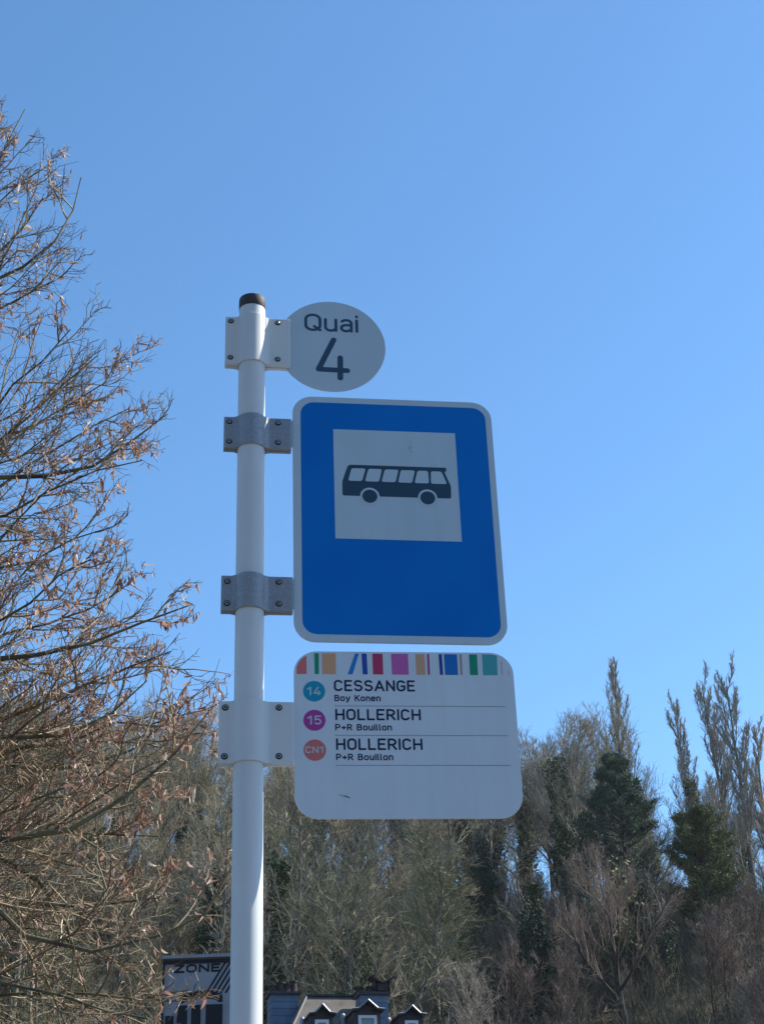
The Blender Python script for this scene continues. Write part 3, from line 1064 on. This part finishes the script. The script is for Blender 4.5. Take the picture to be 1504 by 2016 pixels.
plant('ivy_clad_tree', 'ivy-clad tree under the tallest poplars', 'tree', list(iv_tree) + [ivs[1]], 1412, 124, 1560, 1640, 13, 5.0)
plant('ivy_clad_tree', 'ivy-clad tree seen through the gap left of the pole', 'tree', list(iv_tree) + [ivs[0]], 425, 82, 1560, 1700, 13, 5.5)

ho = bush_leaves([(0, 0, 1.6, 1.5, 1.7), (0.8, 0.3, 2.6, 1.1, 1.2), (-0.9, 0.2, 1.2, 1.1, 1.2), (0.1, 0, 3.6, 0.8, 1.0)], 3000, 31, M_holly, 0.11)
hs = bare_tree(4, 412, limbs=10, clear=0.05, trunk_r=0.08)[0]
plant('holly_bush', 'dark green holly thicket on the slope under the route board corner', 'bush', [hs, ho], 1042, 93, 1775, 1820, 4.5, 0.0, sx=0.6)
plant('holly_bush', 'dark evergreen clump at the foot of the domed pine', 'bush', [hs, ho], 1262, 101, 1700, 1740, 4.5, 2.0, sx=0.55)
plant('holly_bush', 'dark evergreen clump under the route board bottom edge', 'bush', [hs, ho], 945, 112, 1640, 1680, 4.5, 4.0, sx=0.5)
yb = bush_leaves([(0, 0, 2.4, 0.8, 1.9), (0.3, 0.1, 3.7, 0.5, 0.9)], 700, 33, M_cyp, 0.16)
plant('yellow_green_bush', 'yellow-green bush between the domed pine and its ivy-clad neighbour', 'bush', [hs, yb], 1200, 100, 1685, 1740, 4.6, 0.0)

sp = bare_tree(10, 421, limbs=9, a0=0.6, a1=1.15, spread=0.72, trunk_r=0.40, clear=0.25, n2=14, n3=9, bark=M_dbark, twig=M_twig_red, up=0.11, n4=3)
plant('spreading_tree', 'wide spreading bare tree with dark forked limbs at lower right', 'tree', sp, 1226, 93, 1745, 1960, 10, 0.9)


# ------------------------------------------------------------------ slate house
def house():
    V = 45.0
    O = at(690, 1962, V)                      # a point on the ridge
    ez, dx = O[2], None
    rz = -YAW + R(13)
    ca, sa = math.cos(rz), math.sin(rz)
    t = thing('slate_house', 'slate-roofed house with three dark dormers and two slate chimneys', 'house', (O[0], O[1], 0), rz)
    PXM = 3067.05 / (np.linalg.norm(at(690, 1990, V) - CAM))     # photo pixels per metre there

    def Lc(px, py, y):                        # local x and height of a photo mark lying y metres behind the ridge
        d = ray(px, py)
        ly0 = -(CAM[0] - O[0]) * sa + (CAM[1] - O[1]) * ca
        ld = -d[0] * sa + d[1] * ca
        p = CAM + d * ((y - ly0) / ld)
        return (p[0] - O[0]) * ca + (p[1] - O[1]) * sa, p[2]

    m_slate = mat('roof_slate', (0.21, 0.185, 0.155), 0.85, 0.2, var=(0.14, 0.125, 0.105), scale=2.6, bump=0.5, bscale=14)
    m_cheek = mat('dark_slate_cladding', (0.06, 0.05, 0.056), 0.55, 0.5, var=(0.038, 0.033, 0.038), scale=9, bump=0.4, bscale=20)
    m_chim = mat('blue_grey_slates', (0.15, 0.20, 0.27), 0.5, 0.5, var=(0.085, 0.12, 0.17), scale=3.0, bump=0.4, bscale=12)
    m_trim = mat('zinc_trim', (0.30, 0.30, 0.34), 0.45, 0.5, metal=0.4)
    m_pot = mat('clay_pots', (0.075, 0.05, 0.045), 0.8, 0.3, var=(0.045, 0.032, 0.03), scale=6)
    m_frame = mat('white_window_frame', (0.75, 0.76, 0.78), 0.4)
    m_glass = mat('window_glass', (0.26, 0.40, 0.44), 0.08, 0.8)  # pale blue base colour stands in for reflected sky
    m_wall = mat('cream_render', (0.48, 0.44, 0.36), 0.85, 0.3, var=(0.42, 0.39, 0.33), scale=2)
    zr = O[2]                                 # ridge height
    ze = zr - 3.6                             # eaves
    yf = 3.0                                  # half depth
    xl, xr = Lc(604, 1962, 0)[0], Lc(712, 1962, 0)[0]
    el, er = xl - 2.0, xr + 2.9
    # hipped main roof
    b = MB()
    A, B = (xl, 0, zr), (xr, 0, zr)
    c0, c1, c2, c3 = (el, -yf, ze), (er, -yf, ze), (er, yf, ze), (el, yf, ze)
    b.poly([c0, c1, B, A])
    b.poly([c1, c2, B])
    b.poly([c2, c3, A, B])
    b.poly([c3, c0, A])
    b.poly([c3, c2, c1, c0])
    b.build('roof', m_slate, t)
    b = MB()
    b.box(((xl + xr) / 2, 0, zr + 0.02), (xr - xl, 0.16, 0.05))
    for p0, p1 in ((A, c0), (B, c1), (A, c3), (B, c2)):
        P = np.array([[p0, p1]], float)
        P[:, :, 2] += 0.02
        tubes(b, P, 0.05, 0.05, 6)
    b.build('ridge_cap', m_cheek, t)
    b = MB()
    b.box(((el + er) / 2, 0, ze / 2), (er - el - 0.5, 2 * yf - 0.5, ze - 0.01))
    b.build('wall', m_wall, t)
    for k in range(4):
        for lv in range(2):
            xw = el + 0.9 + k * (er - el - 1.8) / 3
            zw = ze - 1.5 - lv * 2.9
            if zw < 1:
                continue
            b = MB()
            fy = -yf + 0.25
            for sx_, sz_, ox, oz in ((0.08, 1.4, -0.46, 0), (0.08, 1.4, 0.46, 0), (0.84, 0.08, 0, 0.66), (0.84, 0.08, 0, -0.66), (0.05, 1.24, 0, 0)):
                b.box((xw + ox, fy - 0.03, zw + oz), (sx_, 0.06, sz_))
            b.box((xw, fy - 0.012, zw), (0.84, 0.02, 1.24), 1)
            b.build('window', [m_frame, m_glass], t)

    # chimneys: coursed slate shafts
    def chimney(px0, px1, ptop, yc, zb_, pots):
        x0, zt_ = Lc(px0, ptop, yc - 0.35)
        x1 = Lc(px1, ptop, yc - 0.35)[0]
        b = MB()
        nrow = int((zt_ - zb_) / 0.19)
        hrow = (zt_ - zb_) / nrow
        gr = np.random.default_rng(int(px0))
        for k in range(nrow):
            z0 = zb_ + k * hrow
            o_ = 0.014
            bw, tw = (x1 - x0) / 2 + o_, (x1 - x0) / 2
            cx = (x0 + x1) / 2
            lo = np.array([(cx - bw, yc - 0.35 - o_, z0), (cx + bw, yc - 0.35 - o_, z0), (cx + bw, yc + 0.35 + o_, z0), (cx - bw, yc + 0.35 + o_, z0)])
            hi = np.array([(cx - tw, yc - 0.35, z0 + hrow), (cx + tw, yc - 0.35, z0 + hrow), (cx + tw, yc + 0.35, z0 + hrow), (cx - tw, yc + 0.35, z0 + hrow)])
            b.prism(lo, hi)
        c = b.build('chimney', m_chim, t)
        b = MB()
        b.box(((x0 + x1) / 2, yc, zt_ + 0.035), (x1 - x0 + 0.14, 0.86, 0.07))
        b.build('chimney_cap', m_cheek, c)
        for f_, hh, rr in pots:
            b = MB()
            xx = x0 + (x1 - x0) * f_
            b.lathe([(rr * 1.15, zt_ + 0.07), (rr * 1.15, zt_ + 0.12), (rr, zt_ + 0.14), (rr * 0.85, zt_ + hh), (rr * 1.05, zt_ + hh + 0.03), (rr * 1.05, zt_ + hh + 0.07), (rr * 0.7, zt_ + hh + 0.07), (rr * 0.7, zt_ + hh - 0.1)], 14, (xx, yc, 0))
            b.build('chimney_pot', m_pot, c)
        return c

    chimney(534, 587, 1957, 0.4, ze - 1.0, [(0.15, 0.25, 0.12), (0.42, 0.32, 0.13), (0.68, 0.28, 0.13), (0.9, 0.36, 0.12)])
    ch = chimney(710, 763, 1958, -0.75, zr - 3.0, [(0.05, 0.20, 0.13), (0.42, 0.22, 0.10)])
    b = MB()                                  # iron cowl with two raised plates
    x0, zt_ = Lc(751, 1958, -0.75)
    for sg in (-1, 1):
        b.box((x0 + sg * 0.17, -0.75, zt_ + 0.36), (0.40, 0.5, 0.03), rot=Matrix.Rotation(-sg * R(28), 3, 'Y'))
        b.box((x0 + sg * 0.2, -0.75, zt_ + 0.2), (0.04, 0.3, 0.28))
    b.box((x0, -0.75, zt_ + 0.17), (0.3, 0.4, 0.2))
    b.build('chimney_cowl', m_pot, ch)

    # dormers
    def dormer(pxc, pypk, gab, gpy, ledge, wpx, wtop):
        yo = -2.35                            # front plane
        xc, zp = Lc(pxc, pypk, yo - 0.2)
        g_, zg = gab / PXM, Lc(pxc, gpy, yo - 0.2)[1]
        le = ledge / PXM
        wl = le * 0.84
        zs = zg - 0.03
        b = MB()
        base = np.array([(xc - wl, yo, zs - 2.0), (xc + wl, yo, zs - 2.0), (xc + wl, 0.6, zs - 2.0), (xc - wl, 0.6, zs - 2.0)])
        top = base.copy()
        top[:, 2] = zs
        b.prism(base, top)
        fr_ = np.array([(xc - g_, yo - 0.01, zs + 0.001), (xc + g_, yo - 0.01, zs + 0.001), (xc, yo - 0.01, zp - 0.08)])
        bk = fr_ + np.array([0, 2.4, 0])
        b.prism(bk, fr_)
        d = b.build('dormer', m_cheek, t)
        prof = [(0, zp), (g_, zg + 0.02), (le, zg)]      # small gable, then a flat ledge
        b = MB()
        for sg in (-1, 1):
            for (xa, za), (xb, zb_) in zip(prof[:-1], prof[1:]):
                f_ = [(xc + sg * xa, yo - 0.2, za), (xc + sg * xb, yo - 0.2, zb_), (xc + sg * xb, 0.8, zb_), (xc + sg * xa, 0.8, za)]
                lo = np.array(f_) - np.array([0, 0, 0.045])
                b.prism(lo, np.array(f_))
        b.build('dormer_roof', m_cheek, d)
        b = MB()
        P = [(xc - x_, yo - 0.215, z_) for x_, z_ in prof[::-1]] + [(xc + x_, yo - 0.215, z_) for x_, z_ in prof[1:]]
        for p0, p1 in zip(P[:-1], P[1:]):
            tubes(b, np.array([[p0, p1]], float), 0.02, 0.02, 5)
        b.build('verge_trim', m_trim, d)
        ww = wpx / PXM * 0.95
        zwt = Lc(pxc, wtop, yo)[1]
        hw_ = 1.15
        b = MB()
        fy = yo
        fr = 0.075
        b.box((xc - ww / 2 + fr / 2, fy - 0.02, zwt - hw_ / 2), (fr, 0.08, hw_))
        b.box((xc + ww / 2 - fr / 2, fy - 0.02, zwt - hw_ / 2), (fr, 0.08, hw_))
        b.box((xc, fy - 0.02, zwt - fr / 2), (ww - 2 * fr, 0.08, fr))
        b.box((xc, fy - 0.02, zwt - hw_ + fr / 2), (ww - 2 * fr, 0.08, fr))
        b.box((xc, fy - 0.005, zwt - hw_ / 2), (ww - 2 * fr, 0.03, hw_ - 2 * fr), 1)
        b.build('window', [m_frame, m_glass], d)

    dormer(635.5, 1976.5, 13, 1993.5, 24, 26, 2008)
    dormer(725, 1967.5, 17, 1985.5, 29, 35, 1999.5)
    dormer(811.5, 1979, 14.5, 1995.5, 25.5, 25, 2009.5)
    for px_, py_ in ((595, 2006), (675, 1999), (765, 2007)):
        b = MB()
        vx, vz = Lc(px_, py_, -1.9)
        b.lathe([(0.07, vz - 0.25), (0.07, vz), (0.04, vz + 0.05)], 12, (vx, -1.9, 0))
        b.build('roof_vent', m_trim, t)


house()


# ------------------------------------------------------------------ grey tower with lettering, behind the branches
def tower():
    V = 30.0
    tl = at(323, 1886, V)
    tr = at(488, 1886, V)
    wdt = float(np.linalg.norm((tr - tl)[:2]))
    c = (tl + tr) / 2
    rz = -YAW
    H = float((tl[2] + tr[2]) / 2)
    t = thing('painted_tower', 'grey tower with black ZONE lettering and diagonal stripes', 'tower', (c[0], c[1], 0), rz)
    m_face = mat('grey_render', (0.40, 0.39, 0.41), 0.8, 0.3, var=(0.34, 0.33, 0.35), scale=3)
    m_blk = mat('black_paint', (0.010, 0.011, 0.016), 0.6, 0.4)
    b = MB()
    b.box((0, 1.0, H / 2), (wdt, 2.0, H))
    b.build('tower_body', m_face, t)
    k = wdt / 165.0                            # metres per photo pixel here

    def P(px, py):
        return ((px - 405.5) * k * 1000, (H - (py - 1886) * k * 1.04) * 1000)

    b = MB()
    b.box((0, 0.98, H + 0.03), (wdt + 0.06, 2.1, 0.06))
    b.build('roof_edge', m_face, t)
    b = MB()
    b.box((0, -0.012, H - 0.06), (wdt + 0.02, 0.03, 0.07))
    b.box((-wdt / 2 + 0.01, -0.012, H / 2 - 0.05), (0.035, 0.03, H - 0.1))
    b.box((wdt / 2 - 0.01, -0.012, H / 2 - 0.05), (0.035, 0.03, H - 0.1))
    b.build('edge_trim', m_blk, t)
    b = MB()
    x0, z0 = P(344, 1912.5)
    x1, _ = P(441, 1912.5)
    _, z1 = P(344, 1896.5)
    text(b, 'ZONE', x0, x1, z0, z1 - z0, 40.0, -4.0, gap=0.18)
    b.build('wall_lettering', m_blk, t)
    b = MB()
    for i in range(5):
        xs = 405 + i * 9.5
        q = [P(xs, 1952), P(xs + 4.6, 1952), P(xs + 46.6, 1888), P(xs + 42, 1888)]
        flat(b, [q[0], q[1], q[2], q[3]], -3.0)
    b.build('wall_stripes', m_blk, t)
    b = MB()                                   # dark arch and the openings under it
    a0 = [P(360, 1960)] + [P(398 - 44 * math.cos(R(a)), 1960 - 14 * math.sin(R(a))) for a in range(20, 161, 10)] + [P(440, 1960), P(440, 1968)] \
        + [P(398 + 34 * math.cos(R(a)), 1968 - 8 * math.sin(R(a))) for a in range(0, 181, 15)] + [P(356, 1968)]
    pts = a0[::-1]
    p3 = np.array([(x, -5.0, z) for x, z in pts]) * 0.001
    b.add(p3, [list(range(len(p3)))])
    b.build('painted_arch', m_blk, t)
    for xa, xb in ((330, 346), (352, 372), (380, 398), (408, 440)):
        b = MB()
        q0, q1 = P(xa, 2080), P(xb, 1972 if xa > 340 else 1990)
        cx, cz = (q0[0] + q1[0]) / 2000, (q0[1] + q1[1]) / 2000
        ww, hh = (q1[0] - q0[0]) / 1000, (q1[1] - q0[1]) / 1000
        b.box((cx, -0.01, cz), (ww, 0.03, hh))
        b.build('dark_panel', m_blk, t)


tower()


# ------------------------------------------------------------------ hornbeam with dry leaves, close by on the left
M_hbark = mat('hornbeam_bark', (0.07, 0.06, 0.048), 0.85, 0.25, var=(0.19, 0.175, 0.095), scale=5, bump=0.5, bscale=25)
M_htwig = mat('hornbeam_twigs', (0.12, 0.10, 0.085), 0.7, 0.35, island=[(0.085, 0.062, 0.045), (0.29, 0.225, 0.135), (0.16, 0.12, 0.075), (0.54, 0.44, 0.27)])
M_hleaf = mat('dry_leaves', (0.3, 0.15, 0.08), 0.5, 0.45,
              island=[(0.22, 0.11, 0.08), (0.52, 0.31, 0.225), (0.34, 0.18, 0.13), (0.66, 0.48, 0.36), (0.44, 0.245, 0.175), (0.78, 0.66, 0.53)], trans=0.35)
ENV_Y = np.array([150, 190, 260, 330, 430, 520, 600, 660, 740, 830, 960, 1060, 1120, 1200, 1290, 1380, 1500, 1700, 1850, 2016, 2200])
ENV_X = np.array([-10, 45, 80, 165, 150, 185, 215, 295, 270, 350, 350, 290, 335, 420, 405, 440, 450, 452, 455, 460, 460])


def envx(y):
    return np.interp(y, ENV_Y, ENV_X)


def project(P):
    q = P - CAM
    dz = q @ _f
    return IW / 2 + FPX * (q @ _r) / dz, IH / 2 - FPX * (q @ _u) / dz


def hornbeam():
    gr = np.random.default_rng(31)
    V0 = 8.3
    base = at(-560, 1500, V0)
    t = thing('hornbeam_tree', 'bare hornbeam with clusters of dry brown leaves left of the sign', 'tree', (base[0], base[1], BASE))
    o3 = np.array([base[0], base[1], BASE])
    bt, bw, bl = MB(), MB(), MB()
    T = grow(np.array([[0.0, 0, -0.2]]), np.array([[0.02, 0.02, 1.0]]), np.array([9.6]), 16, 0.03, 0.02, gr)
    tubes(bt, T, [0.19], [0.02], 12, 0, 1.2)
    limbs, lens = [], []

    def trunk_at(z):
        return np.array([np.interp(z, T[0, :, 2], T[0, :, i]) for i in range(3)])

    def limb(end, zs, sag, wob=0.05):
        s = trunk_at(zs)
        e = end - o3
        mid = (s + e) / 2 + np.array([0, 0, sag]) + gr.normal(size=3) * 0.12
        tt = np.linspace(0, 1, 12)[:, None]
        p = (1 - tt) ** 2 * s + 2 * tt * (1 - tt) * mid + tt ** 2 * e
        p[1:-1] += gr.normal(size=(10, 3)) * wob * 0.5
        limbs.append(p)

    # limbs towards the sign, tips spread over the crown's outline
    rows = np.concatenate([np.linspace(235, 1010, 16), np.linspace(1040, 2010, 17)])
    for i, y in enumerate(rows):
        v = V0 + gr.uniform(-1.1, 1.2)
        inset = gr.choice([50, 70, 120, 230])
        if 1850 < y < 1930:
            inset = 210                           # a gap low in the crown where the tower shows
        e = at(envx(y) - inset - 20, y, v)
        up_ = np.interp(y, [200, 900, 1400, 2016], [2.3, 1.1, 0.25, -0.55]) * (1 + 0.2 * gr.normal())
        zs = np.clip(e[2] - o3[2] - up_, 1.6, 8.8)
        sag = np.interp(y, [200, 900, 1500, 2016], [-0.30, -0.25, -0.15, 0.15])
        limb(e, zs, sag)
    # the heavy limbs that cross the lower left
    for pts, v in (([(-300, 1000), (0, 935), (100, 940), (185, 925), (245, 880), (330, 815)], 8.1),
                   ([(-300, 1350), (0, 1292), (95, 1292), (200, 1262), (300, 1215), (378, 1190)], 7.8),
                   ([(-300, 1620), (0, 1652), (80, 1664), (140, 1640), (215, 1590), (300, 1535), (360, 1470), (420, 1390)], 7.6),
                   ([(-250, 1560), (0, 1790), (60, 1868), (170, 1884), (250, 1862), (340, 1838), (452, 1775)], 7.5),
                   ([(-300, 1400), (0, 1450), (70, 1457), (140, 1450), (200, 1425), (290, 1340)], 8.0),
                   ([(-300, 1440), (0, 1505), (80, 1520), (160, 1512), (250, 1490), (330, 1420)], 8.3),
                   ([(-250, 1480), (0, 1780), (50, 1850), (100, 1940), (140, 2040)], 7.9),
                   ([(-200, 1500), (0, 1700), (60, 1705), (130, 1800), (160, 1910), (190, 2030)], 8.5),
                   ([(-300, 700), (0, 545), (70, 520), (140, 440), (160, 350)], 8.2),
                   ([(-300, 620), (0, 330), (20, 270), (50, 215)], 8.4)):
        q = np.array([at(a, c, v + 0.04 * k) for k, (a, c) in enumerate(pts)]) - o3
        s = trunk_at(np.clip(q[0, 2] - 0.35, 1.2, 8.8))
        q = np.concatenate([[s], q])
        cum = np.concatenate([[0], np.cumsum(np.linalg.norm(np.diff(q, axis=0), axis=1))])
        xs = np.linspace(0, cum[-1], 24)
        c = np.stack([np.interp(xs, cum, q[:, i]) for i in range(3)], 1)
        c2 = c.copy()
        c2[1:-1] = (c[:-2] + 2 * c[1:-1] + c[2:]) / 4
        c2 = np.stack([np.interp(np.linspace(0, 23, 12), np.arange(24), c2[:, i]) for i in range(3)], 1)
        limbs.append(c2)
    n_front = len(limbs)
    # limbs on the other sides of the crown
    for k in range(26):
        a = R(70 + 220 * gr.random())
        zs = 1.8 + 6.6 * gr.random()
        L = np.interp(zs, [1.8, 5, 8.5], [2.6, 2.6, 1.0])
        s = trunk_at(zs)
        e = s + np.array([L * math.cos(a), L * math.sin(a), 0.3 + 1.2 * gr.random()])
        limb(e + o3, zs, -0.2)
    P0 = np.stack(limbs)
    L0 = np.linalg.norm(P0[:, -1] - P0[:, 0], axis=1)
    rr = np.full(len(P0), 0.021)
    rr[len(rows):n_front] = 0.04
    rr[len(rows) + 8:n_front] = 0.028
    tubes(bt, P0, rr, 0.0035, 7)

    def prune(pos, extra=25):
        x, y = project(pos + o3)
        return x < envx(y) + extra

    p, d, tt, par = spawn(P0, 15, 0.22, 1.0, 0.4, 0.9, gr, 0.3)
    L1 = np.clip(L0[par] * 0.36 * (1.15 - 0.8 * tt) * (0.55 + 0.8 * gr.random(len(tt))), 0.22, 1.05)
    P1 = grow(p, d, L1, 9, 0.11, 0.05, gr)
    ok = prune(P1[:, -1], 35) & prune(P1[:, 4], 35)
    P1, L1, par1 = P1[ok], L1[ok], par[ok]
    front1 = par1 < n_front
    tubes(bw, P1, 0.0066, 0.0024, 4)
    p, d, tt, par = spawn(P1, 9, 0.12, 1.0, 0.45, 1.0, gr, 0.6)
    L2 = np.clip(L1[par] * 0.42 * (1.1 - 0.6 * tt) * (0.5 + gr.random(len(tt))), 0.09, 0.5)
    P2 = grow(p, d, L2, 6, 0.17, 0.06, gr)
    ok = prune(P2[:, -1], 40)
    P2, L2, par2 = P2[ok], L2[ok], par[ok]
    tubes(bw, P2, 0.0031, 0.0016, 3)
    f2 = front1[par2]
    p, d, tt, par = spawn(P2[f2], 3, 0.2, 1.0, 0.45, 1.0, gr, 0.6)
    L3 = np.clip(L2[f2][par] * 0.45 * (0.5 + gr.random(len(tt))), 0.03, 0.18)
    P3 = grow(p, d, L3, 3, 0.13, 0.02, gr)
    tubes(bw, P3, 0.0020, 0.0013, 3)
    print('hornbeam twigs', len(P1), len(P2), len(P3))

    # leaves: in clusters, more of them towards the outside and the middle height
    prop1 = gr.random(len(P1)) ** 1.8
    x1, y1 = project(P1[:, -1] + o3)
    edge = np.clip((x1 - envx(y1) + 330) / 330, 0.0, 1.0)
    hgt = np.interp(y1, [150, 500, 850, 1050, 1300, 1500, 1750, 2016], [0.7, 0.7, 1.1, 2.4, 2.7, 1.8, 1.0, 0.8])
    prop1 = np.clip(prop1 * (0.25 + 0.75 * edge) * hgt * 1.0, 0, 0.9)
    pr = prop1[par2]
    k = 6
    pos, dd, tt, pp = spawn(P2, k, 0.25, 1.0, 0.3, 1.0, gr)
    ok = gr.random(len(pos)) < pr[pp]
    pos = pos[ok]
    print('leaves', len(pos))
    m_ = len(pos)
    d = nrm(np.array([0, 0, -1.0]) + gr.normal(size=(m_, 3)) * 0.55)
    s = nrm(np.cross(d, gr.normal(size=(m_, 3))))
    n_ = np.cross(s, d)
    L = 0.026 + 0.038 * gr.random(m_)
    Wd = L * (0.13 + 0.17 * gr.random(m_))
    curl = gr.normal(size=m_) * 0.8
    fold = 0.5 + 0.9 * gr.random(m_)
    st = np.array([0.0, 0.18, 0.45, 0.75, 1.0])
    wid = np.array([0.06, 0.75, 1.0, 0.65, 0.03])
    rows_ = []
    for a, wv in zip(st, wid):
        cen = pos + d * (L * a)[:, None] + n_ * (curl * L * a * a)[:, None] + np.array([0, 0, -0.006])
        lift = n_ * (Wd * wv * np.sin(fold))[:, None]
        off = s * (Wd * wv * np.cos(fold))[:, None]
        rows_.append(np.stack([cen - off + lift, cen, cen + off + lift], 1))
    Vv = np.stack(rows_, 1).reshape(m_, 15, 3)
    q = []
    for i in range(4):
        for j in range(2):
            q.append([i * 3 + j, i * 3 + j + 1, i * 3 + 3 + j + 1, i * 3 + 3 + j])
    F = (np.arange(m_) * 15)[:, None, None] + np.array(q)[None]
    bl.add(Vv.reshape(-1, 3), F.reshape(-1, 4))
    bt.build('trunk', M_hbark, t, smooth=True)
    bw.build('twigs', M_htwig, t)
    bl.build('dry_leaves', M_hleaf, t)


hornbeam()


# ------------------------------------------------------------------ thin air haze over the valley
def haze():
    b = MB()
    lo, hi = np.array([-320.0, -200.0, -6.0]), np.array([330.0, 330.0, 80.0])
    b.box((lo + hi) / 2, hi - lo)
    mt = bpy.data.materials.new('haze')
    mt.use_nodes = True
    t = mt.node_tree
    t.nodes.remove(t.nodes['Principled BSDF'])
    pv = t.nodes.new('ShaderNodeVolumePrincipled')
    pv.inputs['Color'].default_value = (0.90, 0.94, 1.0, 1)
    pv.inputs['Density'].default_value = 0.00013
    pv.inputs['Anisotropy'].default_value = 0.2
    t.links.new(pv.outputs[0], t.nodes['Material Output'].inputs['Volume'])
    o = b.build('haze', mt)
    o['kind'] = 'stuff'


haze()
